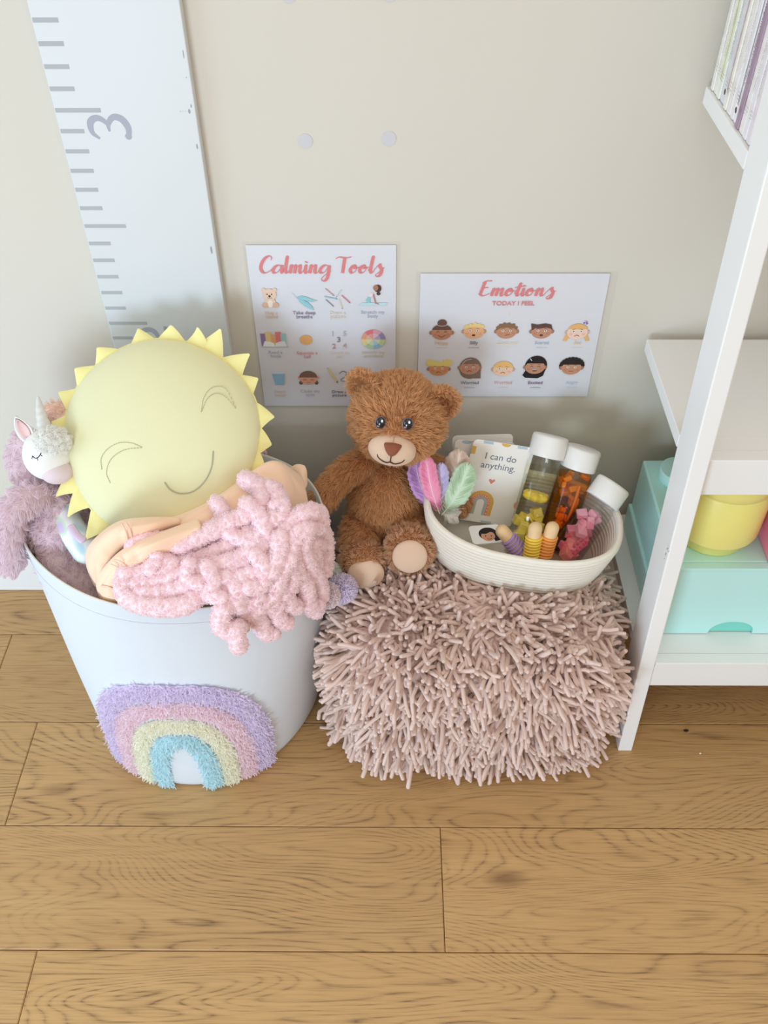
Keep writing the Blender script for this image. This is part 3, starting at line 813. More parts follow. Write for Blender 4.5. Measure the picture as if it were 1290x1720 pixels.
# ---------------- emotions
P2 = poster('wall_poster', 0.0405, 0.6795, 0.2670, 0.2165, 'laminated poster of emotion faces, landscape format, above the rope basket', 'poster', (0.006, 0.004, 0.011, 0.003))
script_title('Emotions', 802, 930, 497, 0.0118, CORAL, P2)
ptext('subtitle_lettering', 'TODAY I FEEL', 862, 510, 0.0098, (222, 140, 142), P2, bold=0.0002)
def face(x, y, skin, hair, style, mouth='flat', brow=0.0, eyes=True, lab=None, lc=(180, 170, 180), ly=None):
    i = icon(x, y)
    dk = tuple(int(v*0.86) for v in skin)
    if style == 'bun': i.ell(0, 15, 7, 6, hair)
    if style == 'puffs': i.ell(-13, 10, 7, 6, hair); i.ell(13, 10, 7, 6, hair)
    if style == 'long': i.ell(1, -3, 17, 20, hair); i.poly([(-14, -8), (17, -4), (18, -22), (8, -22), (-8, -19)], hair)
    if style == 'curtain': i.ell(1, 0, 17, 19, hair); i.poly([(-13, -6), (-18, -17), (-13, -22), (6, -23), (14, -18), (17, -2)], hair)
    if style == 'tails':
        i.poly([(-14, 4), (-17, -8), (-20, -17), (-14, -18), (-10, -10), (-11, 0)], hair); i.poly([(14, 4), (16, -8), (20, -17), (14, -18), (11, -10), (11, 0)], hair)
    if style == 'afro':
        for a in np.linspace(-15, 195, 13): i.ell(16*math.cos(math.radians(a)), 2+12.5*math.sin(math.radians(a)), 3.6, 3.6, hair, n=12)
    i.ell(-15.5, -2, 3, 3.4, dk); i.ell(15.5, -2, 3, 3.4, dk)
    i.ell(0, -2, 15, 12.5, skin)
    if style in ('bun', 'tails', 'puffs'): i.ell(0, 1.5, 14.6, 11, hair, 8, 172)
    elif style == 'fringe': i.ell(0, 0.5, 15.5, 13, hair, 5, 175)
    elif style == 'tuft':
        i.poly([(-14.5, 2), (-15, 7), (-10, 11), (-9, 9), (-5, 13), (-3, 10), (2, 15), (4, 11), (9, 13), (9, 10), (14, 10), (15, 4), (9, 5), (0, 6), (-8, 5)], hair)
    elif style == 'messy':
        i.poly([(-15, 0), (-16, 6), (-12, 9), (-12, 11), (-7, 11), (-5, 14), (-1, 12), (3, 14), (6, 11), (11, 12), (12, 8), (16, 6), (15, 0), (10, 4), (0, 5), (-9, 4)], hair)
    elif style == 'quiff':
        i.poly([(-15, 0), (-17, 12), (-8, 10), (4, 12), (13, 10), (16, 1), (13, 3), (6, 5), (-4, 3), (-10, 4), (-13, 1)], hair)
    elif style == 'afro': i.ell(0, 2, 14.6, 10, hair, 12, 168)
    elif style in ('long', 'curtain'): i.ell(0, 2, 14.6, 13, hair, 14, 166)
    if style == 'bun': i.stroke([(-7, 11), (0, 9.6), (7, 11)], .8, (226, 190, 190))
    if style == 'curtain': i.stroke([(-9, 14), (-6, 10)], 1.2, (220, 220, 226), smooth=False)
    if style == 'long': i.stroke([(-11, 6), (-6, 12), (2, 14.5)], .7, (230, 220, 214))
    if style == 'tails':
        for (bx_, by_, rgb) in ((8, 14, (120, 110, 190)), (11, 15.5, (150, 130, 200)), (9, 16.5, (230, 180, 190)), (12, 13, (120, 110, 190))): i.ell(bx_, by_, 1.6, 1.4, rgb, n=10)
    ink = (74, 56, 54)
    for sx in (-1, 1):
        if eyes:
            i.ell(sx*5.5, -0.5, 1.9, 2.0, (246, 244, 242), n=14); i.ell(sx*5.5, -0.5, 1.0, 1.1, ink, n=10)
        else: i.stroke([(sx*5.5-2.2, -1.2), (sx*5.5, 0.4), (sx*5.5+2.2, -1.2)], .8, ink)
        i.stroke([(sx*3.4, 3.2-brow), (sx*7.8, 3.2+brow)], .7, tuple(int(v*.6) for v in skin), smooth=False)
        i.ell(sx*9.5, -5.5, 2.4, 1.7, tuple(min(255, int(v*a)) for v, a in zip(skin, (1.02, .9, .9))), n=14)
    mc = (150, 74, 70)
    if mouth == 'smile': i.stroke([(-5.5, -6), (0, -9.4), (5.5, -6)], 1.0, mc)
    elif mouth == 'open': i.ell(0, -8.2, 2.6, 1.8, (120, 60, 60), n=14)
    elif mouth == 'grin': i.poly([(-4.2, -6), (4.2, -6), (3, -9.4), (-3, -9.4)], (120, 60, 60)); i.rect(-3.6, -7.2, 3.6, -6.2, (246, 240, 240))
    elif mouth == 'frown': i.stroke([(-3.8, -9), (0, -6.8), (3.8, -9)], .9, mc)
    elif mouth == 'side': i.stroke([(-2, -8.4), (2, -7.6), (5, -6.8)], .9, mc)
    else: i.stroke([(-3.5, -7.6), (3.5, -7.6)], .9, mc, smooth=False)
    i.done('illustration', P2)
    if lab:
        ptext('caption', lab, x, ly, 0.0079, lc, P2, bold=0.00018)
        k = icon(x, ly+8)
        for a in np.arange(-8.5, 8, 2.1): k.rect(a, -.5, a+1.5, .5, tuple(min(255, int(v*1.06)) for v in lc))
        k.done('small_print', P2)
face(742, 557, (196, 142, 112), (112, 84, 74), 'bun', 'smile', eyes=False, lab='Happy', lc=(226, 200, 178), ly=576)
face(796, 555, (238, 184, 140), (240, 214, 142), 'tuft', 'open', lab='Silly', lc=(150, 136, 152), ly=576)
face(851, 555, (200, 148, 118), (142, 110, 86), 'messy', 'side', -.8, lab='Confused', lc=(238, 228, 206), ly=576)
face(910, 555, (198, 146, 120), (98, 74, 66), 'quiff', 'open', -1.0, lab='Scared', lc=(190, 200, 214), ly=576)
face(970, 556, (246, 212, 194), (236, 184, 120), 'tails', 'frown', -.8, lab='Sad', lc=(232, 212, 190), ly=576)
ptext('question_mark', '?', 855, 529, 0.008, (232, 214, 180), P2)
face(737, 618, (214, 152, 108), (236, 214, 130), 'puffs', 'frown', .8)
face(789, 616, (200, 150, 124), (136, 114, 102), 'long', 'frown', -.6, lab='Worried', lc=(156, 144, 152), ly=643)
face(845, 619, (244, 204, 176), (238, 192, 122), 'fringe', 'frown', -.9, lab='Worried', lc=(230, 188, 182), ly=643)
face(899, 615, (196, 144, 116), (40, 34, 36), 'curtain', 'grin', eyes=False, lab='Excited', lc=(150, 132, 152), ly=643)
face(960, 616, (202, 148, 116), (46, 38, 38), 'afro', 'flat', 1.4, lab='Angry', lc=(200, 214, 230), ly=643)

# ================================================================== SHAGGY POUF
pf = thing('shaggy_pouf', (0.130, -0.212, 0), 'square dusty-pink pouf covered in shaggy chenille noodles, under the bear', 'pouf')
PC, PA, PB, PH = V(0.130, -0.215, 0), 0.212, 0.172, 0.258
def sgnp(v, e): return np.sign(v)*np.abs(v)**e
def pouf_pt(th, ph):
    e1, e2 = 0.36, 0.42
    x = sgnp(np.cos(ph), e1)*sgnp(np.cos(th), e2)*PA
    y = sgnp(np.cos(ph), e1)*sgnp(np.sin(th), e2)*PB
    z = sgnp(np.sin(ph), e1)*PH/2
    # plump crown, sides bulging low
    z = z+np.where(z > 0, 0.014*np.cos(np.clip(x/PA, -1, 1)*1.57)*np.cos(np.clip(y/PB, -1, 1)*1.57), 0)
    return np.stack([x, y, z+PH/2+0.004], -1)+PC
nu, nv = 96, 56
TH = np.linspace(0, 2*np.pi, nu, endpoint=False); PHI = np.linspace(-np.pi/2, np.pi/2, nv)
pts = pouf_pt(np.repeat(TH, nv), np.tile(PHI, nu))
pts[:, 2] = np.maximum(pts[:, 2], 0.002)
core = build('cushion', pts, grid_faces(nu, nv, True, False), mat('pouf_base', (198, 168, 158), rough=0.9), pf)
core.data.update()
NOOD = mat('chenille', (229, 202, 189), rough=0.9, var=0.08, scale=55, bump=0.35, bscale=900, sheen=0.25)
# evenly spread roots
p_, m_ = sample_surface(core, 52000)
ok = (p_[:, 2]+PC[2] > 0.006)
p_, m_ = p_[ok], m_[ok]
cell = {}
keep_i = []
mind = 0.0055
for i_, q_ in enumerate(p_):
    k3 = tuple((q_/mind).astype(int)); bad = False
    for dx in (-1, 0, 1):
        for dy in (-1, 0, 1):
            for dz in (-1, 0, 1):
                for j_ in cell.get((k3[0]+dx, k3[1]+dy, k3[2]+dz), ()):
                    if np.dot(p_[j_]-q_, p_[j_]-q_) < mind*mind: bad = True; break
                if bad: break
            if bad: break
        if bad: break
    if not bad: cell.setdefault(k3, []).append(i_); keep_i.append(i_)
p_, m_ = p_[keep_i], m_[keep_i]
m_[:, :] = np.where(np.isfinite(m_), m_, 0)
# make sure normals point outwards
cen = V(0, 0, PH/2); out_ = np.sum(m_*(p_-cen), axis=1) < 0; m_[out_] *= -1
n_ = len(p_)
def flow(p, f, s):
    return np.stack([np.sin(p[:, 0]*f+s+3*np.sin(p[:, 1]*f*.7)), np.sin(p[:, 1]*f*1.1+2*s+2.5*np.sin(p[:, 2]*f)), np.sin(p[:, 2]*f*.9+p[:, 0]*f+3*s)], 1)
wp_ = p_.copy()
up_ = np.clip(m_[:, 2], 0, 1)[:, None]
radial = np.stack([p_[:, 0]/PA, p_[:, 1]/PB-0.15, np.zeros(n_)], 1)
d_ = m_*(0.42+0.12*up_)+flow(wp_, 34, 1.0)*0.40+radial*0.30*up_+V(0, 0, -0.50)*(1-up_)+rng.normal(0, 0.34, (n_, 3))
d_ /= np.linalg.norm(d_, axis=1)[:, None]
LN = rng.uniform(0.024, 0.034, n_)
K_ = 6; t_ = np.linspace(0, 1, K_)
bend = rng.normal(0, 0.75, (n_, 3))+V(0, 0, -0.35)+radial*0.3
NP = p_[:, None, :]-m_[:, None, :]*0.002+LN[:, None, None]*(d_[:, None, :]*t_[None, :, None]+0.42*bend[:, None, :]*(t_**2)[None, :, None])
sw = rng.normal(0, 1, (n_, 3)); sw -= d_*np.sum(sw*d_, axis=1, keepdims=True)
NP += 0.0024*sw[:, None, :]*np.sin(t_*5.0)[None, :, None]
# keep noodles on their side of neighbours, wall and floor
wx = NP+V(0.130, -0.212, 0)
wx[:, :, 2] = np.maximum(wx[:, :, 2], 0.0032+0.0*wx[:, :, 2])
# pressed flat under the rope basket
BKC, BKZ = V(0.194, -0.167, 0.289), 0.282
bq = wx-BKC; cb_, sb_ = math.cos(math.radians(-10)), math.sin(math.radians(-10))
bu = (bq[:, :, 0]*cb_+bq[:, :, 1]*sb_)/0.150; bv = (-bq[:, :, 0]*sb_+bq[:, :, 1]*cb_)/0.092
under = (bu**2+bv**2 < 1.0)
wx[:, :, 2] = np.where(under, np.minimum(wx[:, :, 2], 0.2835-0.0*bu+(-0.05*bq[:, :, 0]+0.10*bq[:, :, 1])), wx[:, :, 2])
wx[:, :, 1] = np.minimum(wx[:, :, 1], -0.016)
wx[:, :, 0] = np.minimum(wx[:, :, 0], 0.372+0.0*wx[:, :, 0])
wx[:, :, 0] = np.maximum(wx[:, :, 0], -0.118)
RN = 0.00325*np.array([0.9, 1, 1.02, 1.0, 1.04, 0.98])[None, :]*rng.uniform(0.85, 1.12, (n_, 1))
td = wx[:, -1:, :]-wx[:, -2:-1, :]; td /= np.linalg.norm(td, axis=2, keepdims=True)+1e-9
P7 = np.concatenate([wx, wx[:, -1:, :]+td*0.0017, wx[:, -1:, :]+td*0.0026], axis=1)
R7 = np.concatenate([RN, RN[:, -1:]*0.74, RN[:, -1:]*0.12], axis=1)
vv, ff = multitube(P7, R7, 6)
o = build('noodle_pile', vv, ff, NOOD, pf)
o['kind'] = 'stuff'

# ================================================================== FABRIC BIN
BC = V(-0.3125, -0.215)
bn = thing('fabric_bin', (BC[0], BC[1], 0), 'round white canvas toy bin with a tufted pastel rainbow', 'bin')
CANV = mat('white_canvas', (216, 221, 226), rough=0.8, var=0.008, scale=30, bump=0.12, bscale=1100)
CREAM = mat('canvas_lining', (226, 217, 200), rough=0.85, bump=0.12, bscale=900)
BH = 0.402
def bin_pt(th, z, off=0.0):
    s = np.clip(z/BH, 0, 1)
    a = 0.192+0.030*s**0.9; b = 0.197-0.027*s**1.2
    # base edge turns under
    k = np.clip(1-z/0.02, 0, 1); a = a-0.010*k*k; b = b-0.010*k*k
    # soft canvas: gentle waves
    wv = 0.003*np.sin(3*th+4*s)+0.0025*np.sin(5*th+1.3-3*s)*s
    x = BC[0]-0.004*(1-s)+(a+off+wv)*np.cos(th)
    y = BC[1]-0.012*(1-s)+(b+off+wv)*np.sin(th)-0.05*(x-BC[0])*s
    zz = z+0.004*np.sin(2*th+0.6)*s+0*th
    return np.stack([x, y, zz], -1)
nu = 120
TH = np.linspace(0, 2*np.pi, nu, endpoint=False)
rows = [bin_pt(TH, 0.0005+0*TH, -0.03)]
for z in list(np.concatenate([[0.0005, 0.004, 0.01, 0.02], np.linspace(0.04, BH-0.002, 26)])): rows.append(bin_pt(TH, z+0*TH))
for (dz, of) in ((0.0006, -0.0006), (0.0012, -0.0018), (0.0006, -0.003), (-0.002, -0.0036)): rows.append(bin_pt(TH, BH+dz+0*TH, of))
for z in np.linspace(BH-0.01, 0.012, 14): rows.append(bin_pt(TH, z+0*TH, -0.0036))
rows.append(bin_pt(TH, 0.010+0*TH, -0.08))
nr = len(rows); vv = np.vstack(rows)
ff = grid_faces(nr, nu, False, True); ff = [tuple(reversed(q)) for q in ff]
ff.append(tuple(range(nu))[::-1]); ff.append(tuple((nr-1)*nu+k for k in range(nu)))
mi = [1 if (q[0]//nu) >= 31 else 0 for q in ff]
build('bin_body', vv, ff, [CANV, CREAM], bn, mi=mi)
# hem seam below the rim
hem = bin_pt(TH, BH-0.026+0*TH, 0.0004); hem = np.vstack([hem, hem[:1]])
v, f = tube(hem, 0.0005, 5, cap=False); build('hem_stitching', v, f, mat('hem_thread', (222, 223, 226), rough=0.8), bn)

# rainbow: arches laid over the front of the bin (u across in m, z up)
A0 = math.radians(-91.5)           # middle of the rainbow around the bin
def rb(u, z, off=0.0):
    th = A0+u/0.196
    return bin_pt(np.asarray(th, float), np.asarray(z, float), off)
def arch_line(w_, h_, n=120):
    """centre line of an arch: legs to the floor, rounded-square top"""
    t = np.linspace(0, np.pi, n)
    x = -np.sign(np.cos(t))*np.abs(np.cos(t))**0.72*w_
    z = np.abs(np.sin(t))**0.80*h_+0.004
    return x, z
arches = [('purple', 0.127, 0.230, 0.0165, (238, 228, 250)), ('pink', 0.0980, 0.193, 0.0140, (255, 231, 238)),
          ('cream', 0.0695, 0.158, 0.0130, (255, 252, 232)), ('blue', 0.0395, 0.123, 0.0130, (216, 242, 251))]
for nm, w_, h_, hw, rgb in arches:
    x, z = arch_line(w_, h_)
    T = np.stack([np.gradient(x), np.gradient(z)], 1); T /= np.linalg.norm(T, axis=1)[:, None]+1e-9
    Nn = np.stack([-T[:, 1], T[:, 0]], 1)
    # irregular outline
    jw = hw*(1+0.05*np.sin(np.arange(len(x))*0.9))
    L_ = [np.stack([x+Nn[:, 0]*jw*k, np.maximum(z+Nn[:, 1]*jw*k, 0.003)], 1) for k in np.linspace(-1, 1, 7)]
    vv = np.vstack([rb(l[:, 0], l[:, 1], 0.0016+0.003*(1-abs(k)**2)) for l, k in zip(L_, np.linspace(-1, 1, 7))])
    ff = grid_faces(7, len(x))
    m_a = mat('tuft_'+nm, rgb, rough=0.9, hair=0.10, sheen=0.3)
    ar = build('rainbow_arch', vv, ff, m_a, bn); ar['label'] = '%s tufted arch of the rainbow' % {'purple': 'lilac', 'pink': 'pale pink', 'cream': 'cream', 'blue': 'pale blue'}[nm]
    ar.data.update()
    # tufts
    nt = int(2*np.sum(np.hypot(np.diff(x), np.diff(z)))*hw*2/ (0.0019**2)*0.5)
    pp, mm = sample_surface(ar, nt)
    flip = mm[:, 1] > 0; mm[flip] *= -1
    dd = mm*0.8+rng.normal(0, 0.5, pp.shape)+V(0, 0, -0.2); dd /= np.linalg.norm(dd, axis=1)[:, None]
    LL = rng.uniform(0.0045, 0.0075, len(pp)); t5 = np.linspace(0, 1, 5)
    bb_ = rng.normal(0, 0.5, pp.shape)
    PP = pp[:, None, :]+LL[:, None, None]*(dd[:, None, :]*t5[None, :, None]+bb_[:, None, :]*(t5**2)[None, :, None]*0.6)
    PP[:, :, 2] = np.maximum(PP[:, :, 2], 0.0015)
    curves_obj('tuft_pile', PP, np.broadcast_to(0.00085*np.array([1, 1, 1, .95, .6]), PP.shape[:2]), m_a, ar)

# ================================================================== SUN PILLOW
SUNM = mat('sun_velour', (230, 226, 180), rough=0.75, var=0.02, scale=16, bump=0.1, bscale=700, sheen=0.35)
RAYM = mat('sun_ray_felt', (243, 233, 158), rough=0.8, bump=0.1, bscale=800, sheen=0.3)
STITCH = mat('stitch_grey', (194, 189, 160), rough=0.8)
SMILE = mat('stitch_smile', (182, 178, 150), rough=0.8)
SP = at(272, 736, -0.185)
sn = thing('sun_pillow', SP-V(0, 0, 0.13), 'round yellow sun pillow with smiling stitched face in the canvas bin', 'pillow')
sz = nrm(V(0.02, -0.72, 0.69)); srot = math.radians(33)
e1 = nrm(np.cross(V(0, 0, 1), sz)); e2 = np.cross(sz, e1); e1 = -e1 if e1[0] < 0 else e1
e2 = np.cross(sz, e1); e2 = e2 if e2[2] > 0 else -e2
SRX, SRY, SD = 0.1365, 0.1355, 0.044
def sun_r(a):
    return 1.0+0.018*np.cos(2*a-2.2)+0.012*np.sin(3*a+.6)+0.008*np.sin(5*a)
def sun_pt(u, v, side=1):
    """u,v in unit disc -> world"""
    r = np.clip(np.hypot(u, v), 0, 1); a = np.arctan2(v, u)
    h = SD*np.clip(1-r**2.6, 0, None)**0.62
    h = h*(1+0.05*np.sin(3*u+1)*np.cos(2.5*v))
    k = sun_r(a)
    P = SP+(u*SRX*k)[..., None]*e1+(v*SRY*k)[..., None]*e2+(side*h)[..., None]*sz
    return P
rr_ = np.concatenate([np.linspace(0.004, 0.86, 22), np.linspace(0.88, 1.0, 10)]); aa = np.linspace(0, 2*np.pi, 96, endpoint=False)
vv = []
for side in (1, -1):
    rs = rr_ if side == 1 else rr_[::-1][1:]
    for r in rs: vv.append(sun_pt(r*np.cos(aa), r*np.sin(aa), side))
nr = len(vv); vv = np.vstack(vv); ff = grid_faces(nr, 96, False, True)
ff.append(tuple(range(96))); ff.append(tuple((nr-1)*96+k for k in range(96))[::-1])
ff = [tuple(reversed(q)) for q in ff]
build('pillow_body', vv, ff, SUNM, sn)
seam = sun_pt(1.004*np.cos(np.append(aa, 0)), 1.004*np.sin(np.append(aa, 0)), 0)
v, f = tube(seam, 0.0012, 6, cap=False); build('seam_piping', v, f, RAYM, sn)
# rays: stuffed felt triangles round the seam; (direction in degrees, curl towards viewer, lean, length)
def px_on_pillow(x, y):
    d = ray(x, y); p = CAM+d*np.dot(SP-CAM, sz)/np.dot(d, sz); q = p-SP
    return np.dot(q, e1), np.dot(q, e2)
tips = [(235, 549, .0), (290, 553, .5), (343, 556, .5), (373, 555, .25), (415, 590, .2), (434, 633, .1), (461, 692, .0), (447, 742, .3), (446, 780, .2),
        (167, 581, .15), (127, 617, .15), (103, 664, .3), (86, 716, .2), (79, 778, .05), (89, 826, .05), (93, 868, .05), (143, 908, .2)]
rj = random.Random(21)
for (x, y, curl) in tips:
    tu, tv = px_on_pillow(x, y); a = math.atan2(tv/SRY, tu/SRX)
    ln = math.hypot(tu, tv)-math.hypot(SRX*math.cos(a), SRY*math.sin(a))*sun_r(a)
    ln = min(max(ln, 0.018), 0.034)*(1+0.6*curl)
    wdt = 0.152*rj.uniform(0.9, 1.12); skew = rj.uniform(-0.35, 0.35)
    b0, b1 = a-wdt, a+wdt
    ns, nt_ = 9, 7; vt = []
    for side in (1, -1):
        for j in range(nt_):
            t = j/(nt_-1)
            for i_ in range(ns):
                s = i_/(ns-1)*2-1
                aa_ = a+s*wdt*(1-t*0.93)
                base = sun_pt(np.array(math.cos(a+s*wdt)), np.array(math.sin(a+s*wdt)), 0)
                k = sun_r(aa_)
                R0 = 1.0+0.0*t
                rad = nrm(math.cos(a)*e1*SRX+math.sin(a)*e2*SRY)
                tan = nrm(-math.sin(a)*e1+math.cos(a)*e2)
                p = sun_pt(np.array(math.cos(a+s*wdt*(1-t*0.94))), np.array(math.sin(a+s*wdt*(1-t*0.94))), 0)
                p = p+rad*ln*t*(1-0.35*curl*t)+tan*(skew*ln*t*t)+sz*(curl*ln*1.1*t*t)
                th_ = 0.0042*(1-s*s)*(1-t)**0.7*min(1, t*5+0.4)
                vt.append(p+sz*side*th_-rad*0.002)
    f1 = grid_faces(nt_, ns); f2 = [tuple(reversed([k+nt_*ns for k in q])) for q in f1]
    o = build('sun_ray', vt, f1+f2, RAYM, sn)
# face: dotted crescents and a smile, drawn in the pillow plane
def face_line(pxs, n):
    P = catmull([(x, y, 0) for x, y in pxs], n); out = []
    for x, y, _ in P:
        # iterate onto the front surface
        d = ray(x, y); dist = np.dot(SP+sz*SD*0.8-CAM, sz)/np.dot(d, sz)
        for _k in range(6):
            p = CAM+d*dist; q = p-SP; u, v_ = np.dot(q, e1)/SRX, np.dot(q, e2)/SRY
            k = sun_r(math.atan2(v_, u)); s = sun_pt(np.array(u/k), np.array(v_/k), 1)
            dist += np.dot(s-p, sz)/np.dot(d, sz)
        out.append(CAM+d*dist+sz*0.0004)
    return np.array(out)
def stitches(name, pxs, n, r, mt, dash=True):
    L_ = face_line(pxs, n*2 if dash else n)
    if dash:
        parts = [tube(np.array([L_[2*i_], (L_[2*i_]+L_[2*i_+1])/2, L_[2*i_+1]]), r, 5) for i_ in range(n)]
        v, f = join(parts)
    else: v, f = tube(L_, r, 6)
    build(name, v, f, mt, sn)
stitches('eye_stitching', [(171, 788), (170, 770), (181, 754), (200, 744), (220, 744), (238, 751)], 26, 0.00055, STITCH)
stitches('eye_stitching', [(185, 811), (179, 795), (183, 777), (194, 764), (212, 755), (238, 752)], 26, 0.00055, STITCH)
stitches('eye_stitching', [(338, 692), (341, 672), (350, 656), (364, 649), (380, 654), (396, 685)], 24, 0.00055, STITCH)
stitches('eye_stitching', [(339, 690), (348, 670), (362, 661), (378, 666), (396, 686)], 20, 0.00055, STITCH)
stitches('smile_stitching', [(277, 811), (287, 823), (304, 829), (325, 825), (344, 808), (355, 785), (358, 759)], 60, 0.0011, SMILE, dash=False)

# ================================================================== UNICORN PLUSH in the bin
MAUVE = mat('mauve_fur', (242, 226, 232), rough=0.9, hair=0.10, sheen=0.2)
MAUVEB = mat('mauve_plush_base', (214, 188, 194), rough=0.9)
UW = mat('unicorn_white', (240, 238, 234), rough=0.85, bump=0.15, bscale=900, sheen=0.3)
un = thing('unicorn_plush', at(105, 930, -0.25), 'mauve furry unicorn soft toy with white face hanging over the bin rim', 'soft toy')
# body, slumped in the bin
bc = at(112, 902, -0.235)
v, f = ellipsoid(bc-V(0, 0, 0.01), (0.050, 0.046, 0.078), frame(nrm(V(-0.25, 0.25, 1))), 28, 20)
ub = build('body', v, f, MAUVEB, un); ub.data.update()
fur(ub, 6500, 0.0095, 0.00042, MAUVE, comb=(-0.2, -0.4, -1), lift=0.55, jit=0.35, clump=0.75, per=16, curl=0.10)
for (pa, r0) in (([at(100, 940, -0.265), at(150, 975, -0.29), at(190, 1010, -0.30)], 0.034), ([at(150, 915, -0.255), at(185, 960, -0.27), at(215, 985, -0.28)], 0.032), ([at(95, 905, -0.25), at(105, 955, -0.28), at(135, 990, -0.30)], 0.030)):
    v, f = tube(catmull(pa, 10)-V(0, 0, 0.012), r0, 16)
    o = build('leg', v, f, MAUVEB, un); o.data.update()
    fur(o, 3000, 0.0085, 0.00042, MAUVE, comb=(0.3, -0.4, -1), lift=0.55, jit=0.35, clump=0.7, per=14, curl=0.1)
# neck / hood of fur
pa = catmull([at(44, 742, -0.185), at(38, 770, -0.19), at(56, 800, -0.20), at(85, 828, -0.21), at(105, 860, -0.22)], 14)
v, f = tube(pa, np.linspace(0.017, 0.036, 14)**1.0, 16); o = build('neck', v, f, MAUVEB, un); o.data.update()
fur(o, 4500, 0.0085, 0.0004, MAUVE, comb=(0.1, -0.4, -1), lift=0.55, jit=0.3, clump=0.7, per=16, curl=0.08)
# arm over the rim
pa = catmull([at(78, 832, -0.225), at(48, 838, -0.245), at(20, 862, -0.26), at(14, 905, -0.265), at(18, 945, -0.265)], 14)
v, f = tube(pa, np.interp(np.linspace(0, 1, 14), [0, .4, 1], [0.018, 0.021, 0.019]), 16); o = build('arm', v, f, MAUVEB, un); o.data.update()
fur(o, 5200, 0.011, 0.0004, MAUVE, comb=lambda p, m: np.stack([-0.5*(p[:, 2] > -0.02), -0.2+0*p[:, 0], -1+0*p[:, 0]], 1), lift=0.42, jit=0.25, clump=0.7, per=18)
# white head
hc0 = at(80, 762, -0.205)
hz = nrm(V(0.30, -0.72, 0.22))
v, f = ellipsoid(hc0, (0.033, 0.036, 0.031), frame(hz, (1, 0, 0)), 32, 24, fn=lambda d: 1+0.10*np.clip(d[:, 2], 0, 1))
build('head', v, f, UW, un)
v, f = ellipsoid(at(96, 792, -0.225), (0.022, 0.017, 0.020), frame(hz, (1, 0, 0)), 24, 16); build('muzzle', v, f, mat('unicorn_muzzle', (226, 208, 210), rough=0.85), un)
# ear, cupped, with pink inside
def leaf(c, ax, sd, n_, L_, W_, cup, name, mt, parent, off=0.0):
    vt = []
    for t in np.linspace(0, 1, 11):
        wv = W_*math.sin(math.pi*min(1, 0.16+0.84*t))**0.75*(1-0.25*t)
        for s in np.linspace(-1, 1, 9): vt.append(c+ax*L_*t+sd*wv*s+n_*(cup*s*s+off+0.006*t*t))
    o = build(name, vt, grid_faces(11, 9), mt, parent)
    sol = o.modifiers.new('thick', 'SOLIDIFY'); sol.thickness = 0.0016; sol.offset = 0
    return o
ec = at(50, 737, -0.20); ax = nrm(at(30, 697, -0.185)-ec)
leaf(ec, ax, nrm(V(0.8, 0.1, 0.3)), nrm(V(0.1, -0.9, 0.35)), 0.036, 0.0125, 0.006, 'ear', UW, un)
leaf(ec+ax*0.004, ax, nrm(V(0.8, 0.1, 0.3)), nrm(V(0.1, -0.9, 0.35)), 0.028, 0.008, 0.004, 'ear_lining', mat('ear_pink', (232, 200, 196), rough=0.85), un, off=0.0022)
# horn with spiral
hp0, hp1 = at(77, 727, -0.2), at(64, 668, -0.165)
hp = catmull([hp0, (hp0+hp1)/2+V(-0.001, 0, 0), hp1], 40); rad = np.interp(np.linspace(0, 1, 40), [0, .7, 1], [0.0105, 0.0056, 0.0022])*(1+0.05*np.sin(np.linspace(0, 30, 40)))
v, f = tube(hp, rad, 14); build('horn', v, f, mat('horn_satin', (222, 220, 212), rough=0.4, sheen=0.3), un)
# curly forelock
fc = at(88, 741, -0.212)
v, f = ellipsoid(fc, (0.021, 0.014, 0.019), frame(V(0.1, -0.7, 0.6)), 20, 14); o = build('forelock', v, f, UW, un); o.data.update()
fur(o, 2600, 0.0085, 0.00045, mat('forelock_white', (255, 253, 248), rough=0.9, hair=0.04), comb=(0.2, -0.4, -0.8), lift=0.6, jit=0.5, clump=0.6, per=20, curl=0.35, K=7)
# closed eye with lashes
def surf_px(x, y, Y, dy=0): return at(x, y, Y)+V(0, dy, 0)
EB = mat('embroidery_black', (34, 32, 34), rough=0.6)
def onto_ell(x, y, c, r, rot, lift=0.0005):
    """first hit of the pixel ray with an ellipsoid (to place features on it)"""
    d = ray(x, y)@rot/np.asarray(r); o_ = (CAM-c)@rot/np.asarray(r)
    A = d@d; B = 2*o_@d; C_ = o_@o_-1; D = B*B-4*A*C_
    t = (-B-math.sqrt(max(D, 0)))/(2*A)
    p = CAM+ray(x, y)*t
    n = rot@(((p-c)@rot)/np.asarray(r)**2)
    return p+nrm(n)*lift
HR = frame(hz, (1, 0, 0)); HRr = (0.033*1.04, 0.036*1.04, 0.031*1.07)
ep = [(55, 766), (59, 769), (63, 769), (67, 765), (69, 761)]
parts = [tube(np.array([onto_ell(x, y, hc0, HRr, HR) for x, y in catmull([(a, b, 0) for a, b in ep], 14)[:, :2]]), 0.0008, 6)]
for (a, b), (c, d) in (((55, 766), (54, 770)), ((63, 769), (64, 773)), ((68, 763), (71, 766))):
    parts.append(tube(np.array([onto_ell(a, b, hc0, HRr, HR), onto_ell((a+c)/2, (b+d)/2, hc0, HRr, HR), onto_ell(c, d, hc0, HRr, HR)]), 0.0006, 6))
v, f = join(parts); build('closed_eye', v, f, EB, un)

